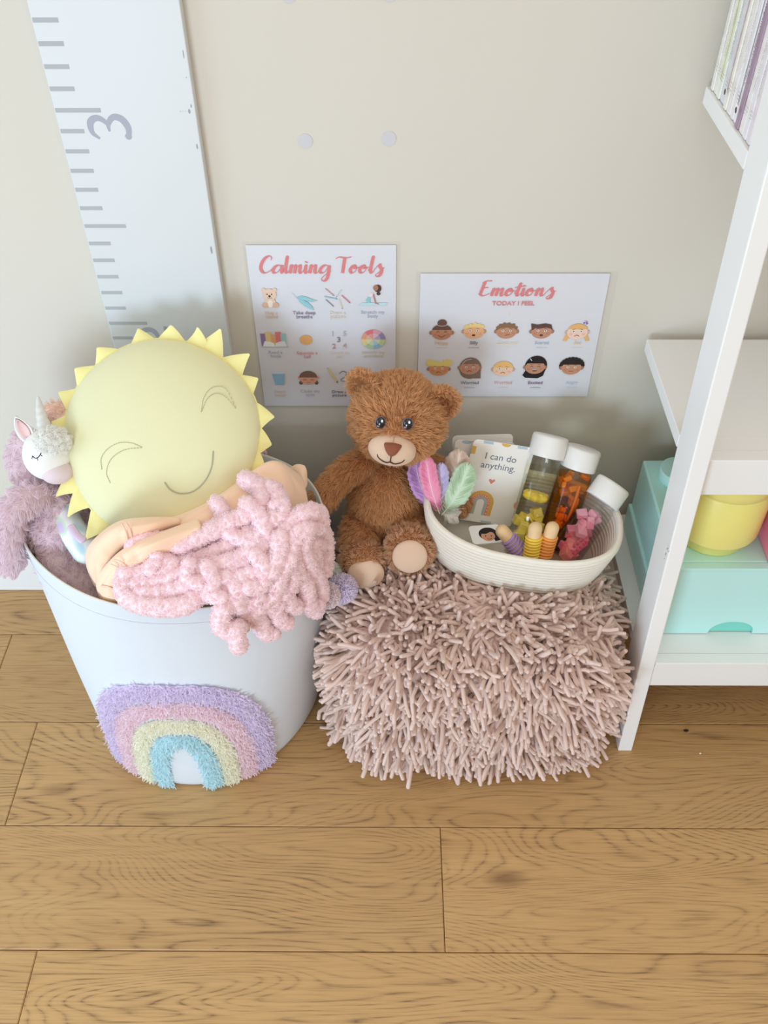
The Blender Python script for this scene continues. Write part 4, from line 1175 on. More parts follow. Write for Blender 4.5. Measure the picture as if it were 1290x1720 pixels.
# other things tucked behind: peach fuzzy toy, pastel fabric
pe = thing('peach_fuzzy_toy', at(96, 705, -0.12), 'peach fuzzy toy peeking out behind the unicorn horn', 'soft toy')
v, f = tube(catmull([at(78, 700, -0.13), at(92, 690, -0.13), at(118, 700, -0.135), at(140, 730, -0.14), at(160, 790, -0.15)], 12), np.interp(np.linspace(0, 1, 12), [0, .3, 1], [0.008, 0.012, 0.026]), 14)
o = build('ear', v, f, mat('peach_plush', (246, 208, 190), rough=0.9), pe); o.data.update()
fur(o, 3200, 0.009, 0.0004, mat('peach_fur', (252, 222, 206), rough=0.9, hair=0.1), comb=(-1, 0, -0.3), lift=0.5, clump=0.6)

def pastel_mat():
    m = bpy.data.materials.new('pastel_print'); m.use_nodes = True; nt = m.node_tree; N = nt.nodes; L = nt.links
    p = N['Principled BSDF']; p.inputs['Roughness'].default_value = 0.8
    tc = N.new('ShaderNodeTexCoord'); n = N.new('ShaderNodeTexNoise'); n.inputs['Scale'].default_value = 24; n.inputs['Detail'].default_value = 1
    L.new(tc.outputs['Object'], n.inputs['Vector']); r = N.new('ShaderNodeValToRGB'); r.color_ramp.interpolation = 'EASE'
    els = r.color_ramp.elements; els[0].position = 0.3; els[0].color = lin((176, 214, 226)); els[1].position = 0.7; els[1].color = lin((214, 196, 228))
    for pos, c in ((0.42, (238, 244, 246)), (0.55, (240, 240, 240)), (0.62, (206, 232, 206))):
        e = els.new(pos); e.color = lin(c)
    L.new(n.outputs['Fac'], r.inputs[0]); L.new(r.outputs[0], p.inputs['Base Color']); return m
PAST = pastel_mat()
pk = thing('pastel_cushion', at(125, 880, -0.2), 'pastel printed fabric cushion squeezed between the unicorn and sun pillow', 'cushion')
v, f = tube(catmull([at(114, 835, -0.215), at(113, 862, -0.235), at(124, 893, -0.262), at(146, 922, -0.285)], 12), np.interp(np.linspace(0, 1, 12), [0, .4, 1], [0.012, 0.017, 0.022]), 16)
build('cushion_body', v, f, PAST, pk)
v, f = tube(catmull([at(119, 884, -0.281), at(129, 899, -0.293), at(140, 908, -0.300)], 10), 0.0025, 8, flat=(2.2, .7)); build('ribbon_loop', v, f, mat('lilac_ribbon', (222, 200, 226), rough=0.6), pk)

hb = bn
v, f = tube(catmull([at(438, 785, -0.075), at(440, 766, -0.07), at(444, 757, -0.068), at(447, 764, -0.07), at(446, 782, -0.075), at(446, 800, -0.08)], 16), 0.0026, 8)
build('pull_strap', v, f, mat('strap_pink', (216, 180, 176), rough=0.8), hb)

# ================================================================== PEACH GARMENT
PEACH = mat('peach_jersey', (255, 218, 186), rough=0.8, bump=0.08, bscale=1200, sheen=0.2)
pg = thing('peach_sweater', at(330, 900, -0.30), 'folded pale peach jersey top tucked in front of the sun pillow', 'sweater')
def loft(lines, nu_, nv_, name, mt, parent, thick=0.003, wr=0.0, seed=0, cre=()):
    """smooth sheet through several world-space polylines"""
    C_ = np.array([catmull(l, nu_) for l in lines])           # (k,nu,3)
    S_ = np.array([catmull(C_[:, i_], nv_) for i_ in range(nu_)])    # (nu,nv,3)
    r2 = np.random.default_rng(seed)
    if wr:
        U_, W_ = np.meshgrid(np.linspace(0, 1, nu_), np.linspace(0, 1, nv_), indexing='ij')
        h = sum(np.sin(a*U_*6.28+b*W_*6.28+c)*k for a, b, c, k in zip(r2.uniform(1, 4, 6), r2.uniform(-3, 3, 6), r2.uniform(0, 6, 6), r2.uniform(.3, 1, 6)))
        S_ = S_+(h*wr)[..., None]*V(0, -0.7, 0.7)
    if cre:
        U_, W_ = np.meshgrid(np.linspace(0, 1, nu_), np.linspace(0, 1, nv_), indexing='ij')
        for (a0, b0, a1, b1, cw, chh) in cre:       # sharp soft-cloth creases along a line in the sheet
            dx, dy = a1-a0, b1-b0; L2 = dx*dx+dy*dy
            tt_ = np.clip(((U_-a0)*dx+(W_-b0)*dy)/L2, 0, 1)
            dd_ = np.hypot(U_-a0-tt_*dx, W_-b0-tt_*dy)
            S_ = S_+(chh*np.exp(-np.abs(dd_)/cw)*np.sin(np.pi*np.clip(tt_*0.9+0.05, 0, 1)))[..., None]*V(0, -0.7, 0.7)
    o = build(name, S_.reshape(-1, 3), grid_faces(nu_, nv_), mt, parent)
    if thick:
        s = o.modifiers.new('thick', 'SOLIDIFY'); s.thickness = thick; s.offset = 0
    subsurf(o, 1)
    return o
def L3(*pts): return [at(x, y, Y) for x, y, Y in pts]
loft([L3((225, 890, -.275), (290, 872, -.268), (350, 850, -.25), (408, 812, -.225), (452, 782, -.19), (488, 790, -.18)),
      L3((205, 900, -.308), (290, 874, -.292), (350, 846, -.270), (408, 808, -.240), (462, 778, -.215), (506, 804, -.20)),
      L3((200, 945, -.332), (290, 905, -.324), (360, 875, -.304), (425, 842, -.277), (480, 822, -.25), (517, 842, -.225)),
      L3((215, 1000, -.325), (300, 960, -.335), (380, 930, -.325), (450, 900, -.30), (500, 880, -.26), (520, 885, -.22))],
     44, 26, 'folded_body', PEACH, pg, 0.004, 0.0011, 3, cre=((.02, .55, .6, .35, .03, .006), (.2, .75, .75, .45, .03, -.005), (.62, .3, .82, .75, .035, -.007), (.75, .25, .98, .6, .03, .006), (.86, .2, .9, .8, .03, -.006), (.3, .3, .62, .22, .02, -.004)))
# the near end turned over in two flat folds with stitched hems
loft([L3((300, 872, -.285), (245, 871, -.30), (195, 879, -.31), (152, 915, -.315), (146, 945, -.318), (160, 985, -.325)),
      L3((301, 871, -.302), (248, 874, -.325), (200, 886, -.336), (161, 921, -.338), (155, 952, -.338), (166, 990, -.338)),
      L3((304, 879, -.308), (253, 889, -.331), (210, 902, -.342), (180, 936, -.344), (173, 964, -.344), (176, 996, -.343)),
      L3((305, 890, -.295), (260, 905, -.315), (226, 920, -.325), (200, 950, -.328), (190, 975, -.328), (186, 1003, -.335))],
     40, 22, 'sleeve_fold', PEACH, pg, 0.004, 0.0007, 5, cre=((.3, .1, .5, .9, .04, -.006), (.55, .15, .62, .9, .03, .005), (.1, .5, .45, .55, .05, .004), (.62, .45, .98, .5, .04, -.005), (.75, .2, .95, .35, .03, .004)))
loft([L3((335, 872, -.305), (262, 898, -.335), (215, 918, -.347), (180, 948, -.35), (163, 980, -.350), (170, 1006, -.352)),
      L3((337, 880, -.325), (268, 906, -.352), (222, 926, -.362), (189, 956, -.364), (172, 985, -.362), (180, 1011, -.360)),
      L3((339, 890, -.328), (278, 919, -.355), (234, 940, -.366), (204, 970, -.368), (190, 994, -.366), (196, 1013, -.363)),
      L3((340, 903, -.315), (290, 932, -.338), (248, 957, -.350), (222, 982, -.354), (212, 1000, -.354), (216, 1014, -.353))],
     40, 22, 'sleeve_fold', PEACH, pg, 0.004, 0.0007, 9, cre=((.1, .4, .6, .5, .04, .005), (.35, .1, .45, .95, .03, -.005), (.55, .3, .95, .4, .04, -.006), (.6, .75, .95, .8, .04, .005), (.2, .8, .5, .75, .03, -.004)))
PEACHD = mat('peach_rib', (246, 208, 186), rough=0.85, bump=0.2, bscale=1500)
for pts in ([(205, 880, -.338), (211, 892, -.346), (214, 906, -.345), (215, 918, -.338)], [(212, 878, -.337), (218, 889, -.345), (221, 902, -.344), (222, 914, -.337)],
            [(193, 940, -.366), (204, 944, -.371), (215, 955, -.370), (224, 968, -.364)], [(187, 948, -.366), (197, 953, -.371), (208, 964, -.370), (216, 977, -.364)],
            [(170, 985, -.364), (180, 985, -.369), (192, 990, -.370), (206, 996, -.366)]):
    P = catmull([at(x, y, Y) for x, y, Y in pts], 14)
    v, f = tube(P, 0.0011, 8, up=V(0, -0.7, 0.7)); build('hem_seam', v, f, PEACHD, pg)
loft([L3((484, 788, -.165), (498, 780, -.163), (512, 782, -.165)), L3((490, 800, -.172), (505, 795, -.178), (515, 792, -.172)), L3((500, 830, -.185), (510, 825, -.195), (515, 815, -.185))], 12, 12, 'collar_flap', PEACH, pg, 0.004)

# ================================================================== CHUNKY PINK BLANKET
PK = mat('chenille_pink', (255, 224, 229), rough=0.95, sheen=0.3)
PKF = mat('chenille_pink_fuzz', (255, 239, 241), rough=0.95, thru=0.5, hair=0.04, sheen=0.2)
bl = thing('chunky_blanket', at(420, 950, -0.36), 'chunky knit blanket of fluffy pale pink chenille spilling over the bin', 'blanket')
def crop(x, y): return 140+x*0.3721, 740+y*0.3721
def yfront(X):
    q = np.clip((X-BC[0])/0.222, -0.985, 0.985)
    return BC[1]-0.170*math.sqrt(1-q*q)-0.05*(X-BC[0])
def blank_pt(cx, cy, lift=0.0):
    x, y = crop(cx, cy)
    Y = np.interp(y, [770, 800, 850, 900, 950, 1000, 1030, 1100], [-.225, -.245, -.29, -.325, -.355, -.385, -.41, -.42])
    p = at(x, y, Y)
    for _ in range(3):
        lim = yfront(p[0])-0.016
        Y2 = max(Y, lim) if p[0] > -0.20 else Y
        p = at(x, y, Y2)
    return p+nrm(CAM-p)*lift
rows_ = [
 ([(235, 500), (240, 455), (330, 450), (430, 470), (530, 430), (640, 380), (735, 335), (800, 290), (800, 220), (735, 175)], 0.0125, .012),
 ([(600, 280), (630, 330), (620, 380), (560, 420)], 0.011, .004),
 ([(200, 560), (260, 520), (330, 530), (400, 560), (330, 600), (240, 600)], 0.0125, .012),
 ([(190, 650), (260, 640), (340, 630), (430, 610), (520, 580), (620, 560), (700, 540), (760, 500)], 0.0135, .012),
 ([(195, 600), (185, 680), (230, 725), (310, 745), (400, 750), (470, 735), (530, 690), (610, 690)], 0.0135, .014),
 ([(260, 690), (340, 690), (420, 670), (500, 640), (580, 630), (650, 620)], 0.013, .016),
 ([(440, 540), (520, 530), (600, 500), (680, 460), (740, 420), (800, 400)], 0.012, .002),
 ([(300, 480), (330, 530), (300, 580)], 0.0095, .024),
 ([(480, 560), (470, 620), (520, 650)], 0.010, .024),
 ([(560, 570), (590, 640), (570, 690), (620, 710)], 0.011, .024),
 ([(840, 215), (880, 260), (880, 320), (840, 370), (800, 430), (760, 480)], 0.013, .012),
 ([(740, 290), (790, 330), (820, 400)], 0.0115, .018),
 ([(860, 300), (900, 290), (890, 340), (850, 370)], 0.011, .016),
 ([(900, 420), (950, 360), (1010, 325), (1060, 335), (1060, 380), (1000, 400), (950, 430)], 0.0125, .012),
 ([(1050, 370), (1085, 440), (1090, 520), (1085, 590)], 0.0125, .006),
 ([(1000, 410), (985, 480), (1010, 550), (1050, 620), (1070, 690), (1050, 740)], 0.0125, .014),
 ([(950, 430), (940, 510), (960, 590), (1000, 650), (1010, 730), (1050, 765)], 0.0125, .012),
 ([(890, 440), (880, 520), (840, 590), (770, 600), (710, 630), (690, 680), (740, 730), (790, 700)], 0.013, .018),
 ([(830, 420), (800, 490), (740, 540), (690, 560), (660, 610), (640, 680)], 0.0125, .012),
 ([(930, 530), (890, 600), (860, 680), (800, 730), (760, 770)], 0.0125, .020),
 ([(980, 600), (930, 650), (920, 720), (960, 750)], 0.0115, .014),
 ([(870, 520), (930, 560), (940, 640), (900, 690)], 0.0115, .016),
 ([(780, 520), (820, 580), (800, 650), (750, 660)], 0.0115, .022),
 ([(720, 735), (650, 745), (620, 790), (630, 845), (690, 850)], 0.0125, .010),
 ([(760, 770), (720, 820), (690, 860), (700, 925)], 0.012, .012),
 ([(770, 740), (790, 800), (820, 860), (850, 865)], 0.012, .010),
 ([(820, 730), (860, 760), (890, 810), (915, 820)], 0.0115, .012),
 ([(700, 770), (750, 740), (830, 720), (880, 730)], 0.012, .014),
 ([(640, 690), (690, 730), (730, 780), (770, 790)], 0.0115, .010),
 ([(1030, 480), (1040, 560), (1020, 620)], 0.0115, .010),
 ([(870, 390), (930, 430), (1000, 450), (1060, 470)], 0.012, .006),
 ([(660, 420), (720, 450), (780, 440)], 0.012, .008),
]
def lump(P, a):
    k = np.arange(len(P)); return a*np.sin(k*1.15)+a*0.7*np.sin(k*2.3+1)
for pts, r, lf in rows_:
    n = max(20, int(len(pts)*9))
    P = catmull([blank_pt(a, b, lf) for a, b in pts], n)
    rad = r*0.95*(1+0.05*np.sin(np.arange(n)*0.9+r*9000)+0.02*rng.normal(size=n))
    v, f = tube(P, rad, 22)
    cen_ = np.repeat(np.vstack([P[:1]]*3+[P]+[P[-1:]]*3), 22, axis=0)
    w3 = flow(v, 560, 0.7).sum(1)*0.5+flow(v, 900, 1.9).sum(1)*0.5
    v = cen_+(v-cen_)*(1+0.055*w3)[:, None]
    o = build('yarn_loop', v, f, PK, bl); o.data.update()
    L_ = np.sum(np.linalg.norm(np.diff(P, axis=0), axis=1))
    fur(o, int(L_*34000), 0.0032, 0.00036, PKF, comb=(0, -0.2, -0.5), lift=0.75, jit=0.75, clump=0.6, per=10, curl=0.30, K=4, name='fuzz', tip=0.6)
# backing sheet beneath the loops
loft([[blank_pt(a, b, -0.006) for a, b in ((215, 520), (450, 500), (700, 360), (830, 260), (950, 380), (1050, 400))],
      [blank_pt(a, b, -0.004) for a, b in ((200, 620), (450, 590), (680, 520), (850, 440), (980, 480), (1070, 520))],
      [blank_pt(a, b, -0.002) for a, b in ((210, 690), (420, 690), (650, 640), (830, 600), (960, 600), (1060, 640))]], 40, 20, 'knit_backing', PK, bl, 0.006)

# ================================================================== POMPOMS
def pompom(c, r, rgb, label):
    t = thing('pompom', c-V(0, 0, r), label, 'pompom', 'pompoms beside the bin')
    v, f = ellipsoid(c, (r*.72,)*3, None, 24, 16)
    m = mat('pompom_%d%d%d' % rgb, rgb, rough=0.9, hair=0.14)
    o = build('core', v, f, m, t); o.data.update()
    fur(o, 2600, r*0.34, 0.00078, m, comb=(0, 0, 0), lift=1.0, jit=0.42, clump=0.0, curl=0.12, K=5, name='yarn_tufts', tip=0.85)
pompom(atz(575, 989, 0.302), 0.0225, (238, 228, 250), 'lilac yarn pompom resting on the shaggy pouf')
pompom(atz(549, 1000, 0.312), 0.0200, (250, 232, 235), 'dusty pink yarn pompom half hidden by the chunky blanket')
pompom(atz(557, 962, 0.30), 0.0165, (240, 246, 234), 'pale green-white yarn pompom behind the lilac one')

# ================================================================== TEDDY BEAR
bear = thing('teddy_bear', (0.0, -0.14, 0.285), 'brown plush teddy bear with tan muzzle sitting on the shaggy pouf', 'teddy bear')
BRB = mat('bear_plush_base', (164, 106, 62), rough=0.95)
BRF = mat('bear_fur', (228, 183, 134), rough=0.75, hair=0.26, spec=0.25, sheen=0.1)
TAN = mat('bear_suede', (222, 190, 162), rough=0.85, bump=0.1, bscale=1200, sheen=0.35)
TANF = mat('bear_foot_fur', (232, 196, 160), rough=0.8, hair=0.2, spec=0.25)
DEN = 330000          # strands per square metre
def furry(o, L_=0.0115, comb=(0, -0.1, -1), lift=0.45, m=None, dens=1.0, keep=None, clump=0.6, jit=0.32):
    o.data.update()
    ar = sum(p.area for p in o.data.polygons)
    fur(o, int(ar*DEN*dens), L_, 0.00034, m or BRF, comb=comb, lift=lift, jit=jit, clump=clump, per=15, K=5, keep=keep)
# head
hd = at(668, 702, -0.125)
hf = nrm(V(-0.05, -0.90, 0.36)); roll = math.radians(7)
hx = nrm(np.cross(V(0, 0, 1), -hf)); hx = hx if hx[0] > 0 else -hx
hu = np.cross(-hf, hx); hu = hu if hu[2] > 0 else -hu
hx, hu = math.cos(roll)*hx-math.sin(roll)*hu, math.cos(roll)*hu+math.sin(roll)*hx
HRot = np.stack([hx, hu, hf], 1); HRad = V(0.0665, 0.0635, 0.056)
v, f = ellipsoid(hd, HRad, HRot, 44, 32, fn=lambda d: np.stack([1+0.05*np.clip(-d[:, 1], 0, 1)-0.06*np.clip(d[:, 1], 0, 1), 1+0*d[:, 0], 1+0.08*np.clip(d[:, 2], 0, 1)*np.clip(-d[:, 1]+.2, 0, 1)], 1))
head = build('head', v, f, BRB, bear)
def H(x, y, z): return hd+hx*x+hu*y+hf*z
HO = np.array(hd)-ORIGIN[bear.name]
mz_c = H(-0.001, -0.030, 0.053)
def head_comb(p, m):
    q = p-HO; loc = q@HRot
    # flows from the nose bridge outwards over forehead and cheeks
    c = np.stack([loc[:, 0]*1.0, (loc[:, 1]+0.012)*1.0, -0.015+0*loc[:, 0]], 1)
    c /= np.linalg.norm(c, axis=1)[:, None]+1e-6
    return c@HRot.T+V(0, 0, -0.25)
mz_local = mz_c-ORIGIN[bear.name]
def not_muzzle(p, m):
    q = (p-mz_local)@HRot
    return (q[:, 0]/0.031)**2+(q[:, 1]/0.0225)**2 > 1.0
furry(head, 0.0110, head_comb, 0.42, keep=lambda p, m: not_muzzle(p, m))
# muzzle
v, f = ellipsoid(mz_c, (0.0325, 0.0245, 0.020), HRot, 36, 24, fn=lambda d: 1+0.04*np.cos(2*np.arctan2(d[:, 1], d[:, 0])))
build('muzzle', v, f, TAN, bear)
MR = (0.0325*1.03, 0.0245*1.0, 0.0205)
def MZ(x, y, l=0.0006):  # on the muzzle surface, local mm
    z = math.sqrt(max(0, 1-(x/32.5)**2-(y/24.5)**2))*20.3
    return mz_c+hx*x*.001+hu*y*.001+hf*(z*.001+l)
# nose: rounded triangle
out = [(-11, 7.5), (0, 9), (11, 7.5), (12, 4), (6, -6), (0, -9), (-6, -6), (-12, 4)]
P = np.vstack([catmull([(a, b, 0) for a, b in out+out[:1]], 33)[:-1]]); n = len(P); vt = []
for k, l in ((1.0, 0.0), (0.96, 0.0026), (0.8, 0.0042), (0.45, 0.0052)):
    for x, y, _ in P: vt.append(MZ(x*k, y*k+6.5, l))
vt.append(MZ(0, 6.5, 0.0054)); ff = grid_faces(4, n, False, True)+[(4*n, 3*n+(i_+1) % n, 3*n+i_) for i_ in range(n)]
build('nose', vt, ff, mat('bear_nose', (140, 76, 46), rough=0.7, bump=0.15, bscale=900, sheen=0.2), bear)
THR = mat('bear_thread', (66, 40, 28), rough=0.7)
parts = [tube(np.array([MZ(0, y) for y in np.linspace(-2.5, -13, 8)]), 0.0008, 6),
         tube(np.array([MZ(x, y) for x, y, _ in catmull([(-19, -5, 0), (-17, -9, 0), (-11, -13, 0), (-5, -14.5, 0), (0, -12, 0)], 16)]), 0.0008, 6),
         tube(np.array([MZ(x, y) for x, y, _ in catmull([(19, -7, 0), (16, -11, 0), (10, -14, 0), (5, -14.8, 0), (0, -12, 0)], 16)]), 0.0008, 6)]
v, f = join(parts); build('mouth_stitching', v, f, THR, bear)
v, f = tube(np.array([MZ(0, y, 0.0001) for y in np.linspace(15, 22, 6)]), 0.0005, 5); build('muzzle_seam', v, f, mat('seam_tan', (186, 146, 116), rough=0.9), bear)
# eyes
def eye(lx, ly, px_, py_):
    c = onto_ell(px_, py_, hd, HRad*1.03, HRot, 0.0045)
    v, f = ellipsoid(c, (0.0068, 0.0086, 0.0048), HRot, 24, 16)
    ey = build('eye', v, f, mat('eye_black', (22, 18, 18), rough=0.08, coat=0.5), bear)
    v, f = lathe([(0.0066, -0.001), (0.0076, 0.0004), (0.0076, 0.0011), (0.0067, 0.0013)], c, np.stack([hx, hu*1.18, hf], 1), seg=24)
    build('iris_ring', v, f, mat('eye_ring', (104, 96, 110), rough=0.3), ey)
    v, f = ellipsoid(c+hf*0.0040+hx*0.0018+hu*0.0036, (0.0016, 0.0022, 0.0009), HRot, 12, 8); build('printed_sparkle', v, f, mat('eye_spark', (244, 244, 246), rough=0.4), ey)
    v, f = ellipsoid(c+hf*0.0036-hx*0.0024-hu*0.0044, (0.0022, 0.0014, 0.0009), HRot, 12, 8); build('printed_sparkle', v, f, mat('eye_spark2', (140, 132, 150), rough=0.4), ey)
eye(0, 0, 641, 709); eye(0, 0, 684, 711)
# ears: cupped discs
def ear(c, ax, nz, sd):
    vt = []; n1, n2 = 9, 24
    nz = nrm(nz); X = nrm(np.cross(ax, nz)); Y = nrm(ax-nz*np.dot(ax, nz))
    prof = [(0.0, -0.008), (0.012, -0.008), (0.021, -0.005), (0.0265, 0.0), (0.028, 0.006), (0.0255, 0.0095), (0.020, 0.0055), (0.012, 0.0), (0.0, -0.002)]
    for r, h in prof:
        for t in np.linspace(0, 2*np.pi, n2, endpoint=False):
            vt.append(c+X*math.cos(t)*r*1.0+Y*math.sin(t)*r*0.95+nz*(h+0.0))
    ff = [tuple(reversed(q)) for q in grid_faces(n1, n2, False, True)]
    if np.dot(np.cross(X, Y), nz) < 0: ff = [tuple(reversed(q)) for q in ff]
    o = build('ear', vt, ff, BRB, bear)
    o.data.update()
    furry(o, 0.0080, lambda p, m: nrm_rows(p-(c-ORIGIN[bear.name])), 0.6, dens=1.5)
def nrm_rows(a): return a/(np.linalg.norm(a, axis=1)[:, None]+1e-6)
ear(H(-0.051, 0.041, 0.006), hu*0.8-hx*0.6, hf*0.75-hx*0.45-V(0, 0, 0.35), -1)
ear(H(0.055, 0.033, 0.002), hu*0.65+hx*0.75, hf*0.80+hx*0.25-V(0, 0, 0.30), 1)
# torso
tc_ = at(650, 838, -0.115)
def tfn(d): return np.stack([1-0.16*np.clip(d[:, 2], 0, 1), 1-0.1*np.clip(d[:, 2], 0, 1), 1+0*d[:, 0]], 1)
v, f = ellipsoid(tc_, (0.060, 0.057, 0.078), None, 40, 28, fn=tfn)
torso = build('torso', v, f, BRB, bear); furry(torso, 0.0105, (0, -0.1, -1), 0.38)
# arms
def limb(name, pts, rads, L_=0.0115, comb=None, keep=None, n=18, m=None):
    P = catmull([at(x, y, Y) for x, y, Y in pts], n)
    R_ = np.interp(np.linspace(0, 1, n), np.linspace(0, 1, len(rads)), rads)
    v, f = tube(P, R_, 20); o = build(name, v, f, BRB, bear)
    d = nrm(P[-1]-P[0])
    furry(o, L_, comb if comb is not None else (d+V(0, 0, -0.5)), 0.40, keep=keep, m=m)
    return o
limb('arm', [(612, 778, -.115), (588, 790, -.125), (562, 812, -.135), (543, 836, -.145)], [0.021, 0.0215, 0.021, 0.0205])
limb('arm', [(705, 775, -.105), (735, 795, -.115), (758, 822, -.125), (768, 845, -.130)], [0.021, 0.021, 0.0205, 0.020])
# legs and feet
limb('leg', [(622, 872, -.125), (608, 890, -.150), (604, 910, -.178)], [0.031, 0.030, 0.028])
limb('leg', [(672, 868, -.125), (682, 885, -.150), (688, 900, -.178)], [0.031, 0.030, 0.028])
def foot(c, fdir, up, rx, ry, rz, pad_c, pdir, prx, pry):
    Rf = frame(fdir, np.cross(up, fdir))
    v, f = ellipsoid(c, (rx, ry, rz), Rf, 32, 22); o = build('foot', v, f, BRB, bear)
    o.data.update()
    pl = pad_c-ORIGIN[bear.name]; pd = nrm(pdir); Rp = frame(pd, np.cross(up, pd))
    def kp(p, m):
        q = (p-pl)@Rp; return ~(((q[:, 0]/prx)**2+(q[:, 1]/pry)**2 < 0.9) & (q[:, 2] > -0.02))
    ol = c-ORIGIN[bear.name]
    furry(o, 0.0105, lambda p, m: nrm_rows(p-ol)+pd*0.5, 0.5, keep=kp, m=TANF)
    v, f = ellipsoid(pad_c, (prx, pry, 0.0085), Rp, 32, 18); build('foot_pad', v, f, TAN, bear)
fl = at(609, 940, -0.208)
foot(fl, nrm(V(-0.05, -0.8, -0.12)), V(0, 0, 1), 0.033, 0.032, 0.028, fl+nrm(V(0.08, -0.9, 0.05))*0.0250+V(0.003, 0, -0.006), nrm(V(0.08, -0.9, 0.22)), 0.0285, 0.0265)
fr = at(688, 921, -0.205)
foot(fr, nrm(V(0.0, -0.85, 0.35)), V(0, 0, 1), 0.034, 0.036, 0.027, fr+nrm(V(0.0, -0.85, 0.30))*0.0235+V(0, 0, -0.002), nrm(V(0.0, -0.85, 0.32)), 0.0265, 0.0275)

# ================================================================== ROPE BASKET
ROPE = mat('cotton_rope', (240, 234, 220), rough=0.9, var=0.03, scale=90, bump=0.3, bscale=700)
KA, KB, KH, KROT = 0.148, 0.088, 0.086, math.radians(-10)
KC = V(0.194, -0.167, 0.289)
kt = thing('rope_basket', KC, 'oval cream cotton rope basket standing on the shaggy pouf', 'basket')
kz = nrm(V(0.05, -0.10, 1)); kx = nrm(V(math.cos(KROT), math.sin(KROT), 0.0)-kz*np.dot(V(math.cos(KROT), math.sin(KROT), 0), kz)); ky = np.cross(kz, kx)
def KP(a, r, z, off=0.0):
    """basket-local: angle, scale of the oval, height"""
    e = 0.80
    x = np.sign(np.cos(a))*np.abs(np.cos(a))**e*(KA*r+off); y = np.sign(np.sin(a))*np.abs(np.sin(a))**e*(KB*r+off)
    zz = z+0.014*np.clip(-np.cos(a), 0, 1)**2*(z/KH)       # handle end sweeps up
    return KC+x[..., None]*kx+y[..., None]*ky+zz[..., None]*kz
aa = np.linspace(0, 2*np.pi, 97)[:-1]
NC = 11; prof = []
for k in range(NC):                    # outer coils, bottom to top
    z0 = KH*k/NC; dz = KH/NC
    for s in np.linspace(0, np.pi, 6)[:-1]: prof.append((0.86+0.14*((k+.5)/NC)**0.7, z0+dz*(1-math.cos(s))/2, 0.0036*math.sin(s)**0.7))
prof.append((1.0, KH, 0.0)); prof.append((1.0, KH+0.0032, -0.0022)); prof.append((1.0, KH+0.001, -0.0052))
for k in range(NC-1, -1, -1):
    z0 = KH*k/NC; dz = KH/NC
    for s in np.linspace(np.pi, 0, 6)[:-1]: prof.append((0.86+0.14*((k+.5)/NC)**0.7, z0+dz*(1-math.cos(s))/2+0.001, -0.0055-0.0016*math.sin(s)))
rows = [KP(aa, 0.2, 0*aa)]+[KP(aa, r, z+0*aa, off) for r, z, off in prof]+[KP(aa, 0.2, 0.003+0*aa)]
nr = len(rows); vv = np.vstack(rows); ff = [tuple(reversed(q)) for q in grid_faces(nr, 96, False, True)]
ff.append(tuple(range(96))[::-1]); ff.append(tuple((nr-1)*96+k for k in range(96)))
ff = [tuple(reversed(q)) for q in ff]
build('coiled_body', vv, ff, ROPE, kt)
# raised rope rim
rim = KP(np.append(aa, aa[0]), 1.0, KH+0.001+0*np.append(aa, 0), -0.002)
v, f = tube(rim, 0.0046, 10, cap=False); build('rope_rim', v, f, ROPE, kt)

# ================================================================== SENSORY BOTTLES
CLR = clear_mat('clear_plastic', (249, 251, 251), rough=0.04, fres=0.05, tint=0.85)
LIDW = mat('bottle_lid', (240, 238, 234), rough=0.4)
def bottle(cap_px, capY, bot, label, liquid, level):
    top = at(cap_px[0], cap_px[1], capY); ax = top-bot; L_ = np.linalg.norm(ax); ax = ax/L_; Rm = frame(ax, V(1, 0, 0))
    t = thing('sensory_bottle', bot, label, 'bottle', 'sensory bottles in the rope basket')
    R_ = 0.0262; hl = L_-0.034
    v, f = lathe([(0, 0.0), (R_-0.003, 0.0), (R_, 0.003), (R_, hl-0.012), (R_-0.002, hl-0.006), (R_-0.004, hl), (R_-0.004, hl+0.012)], bot, Rm, seg=40)
    build('bottle_wall', v, f[:-1] if False else f, CLR, t)
    lq = clear_mat('liquid_%d_%d_%d' % liquid, liquid, rough=0.02, fres=0.01, tint=0.15)
    v, f = lathe([(0, 0.0015), (R_-0.0035, 0.0015), (R_-0.001, 0.004), (R_-0.001, level*hl-0.001), (R_-0.0016, level*hl), (0, level*hl)], bot, Rm, seg=40)
    build('liquid', v, f, lq, t)
    v, f = lathe([(0, 0.0), (R_+0.0010, 0.0), (R_+0.0014, 0.001), (R_+0.0014, 0.029), (R_+0.0004, 0.0316), (R_-0.001, 0.0326), (0, 0.0330)], bot+ax*(hl+0.001), Rm, seg=48)
    build('lid', v, f, LIDW, t)
    return t, bot, Rm, R_, hl
def pl(rgb): return mat('bead_%02x%02x%02x' % rgb, rgb, rough=0.25, coat=0.2)
def cube(t, c, s, rot, rgb, name='plastic_cube', asp=(1, 1, 1)):
    q = np.array([(-1, -1, -1), (1, -1, -1), (1, 1, -1), (-1, 1, -1), (-1, -1, 1), (1, -1, 1), (1, 1, 1), (-1, 1, 1)], float)*s/2*np.asarray(asp)
    o = build(name, q@rot.T+c, BOXF, pl(rgb), t, smooth=False); bevel(o, s*0.12); return o
def rrot(r):
    return np.array(Matrix.Rotation(r.uniform(0, 3), 3, Vector((r.uniform(-1, 1), r.uniform(-1, 1), r.uniform(-1, 1))).normalized()))
def inside(b, Rm, R_, r, h, a): return b+Rm@V(r*R_*math.cos(a), r*R_*math.sin(a), h)

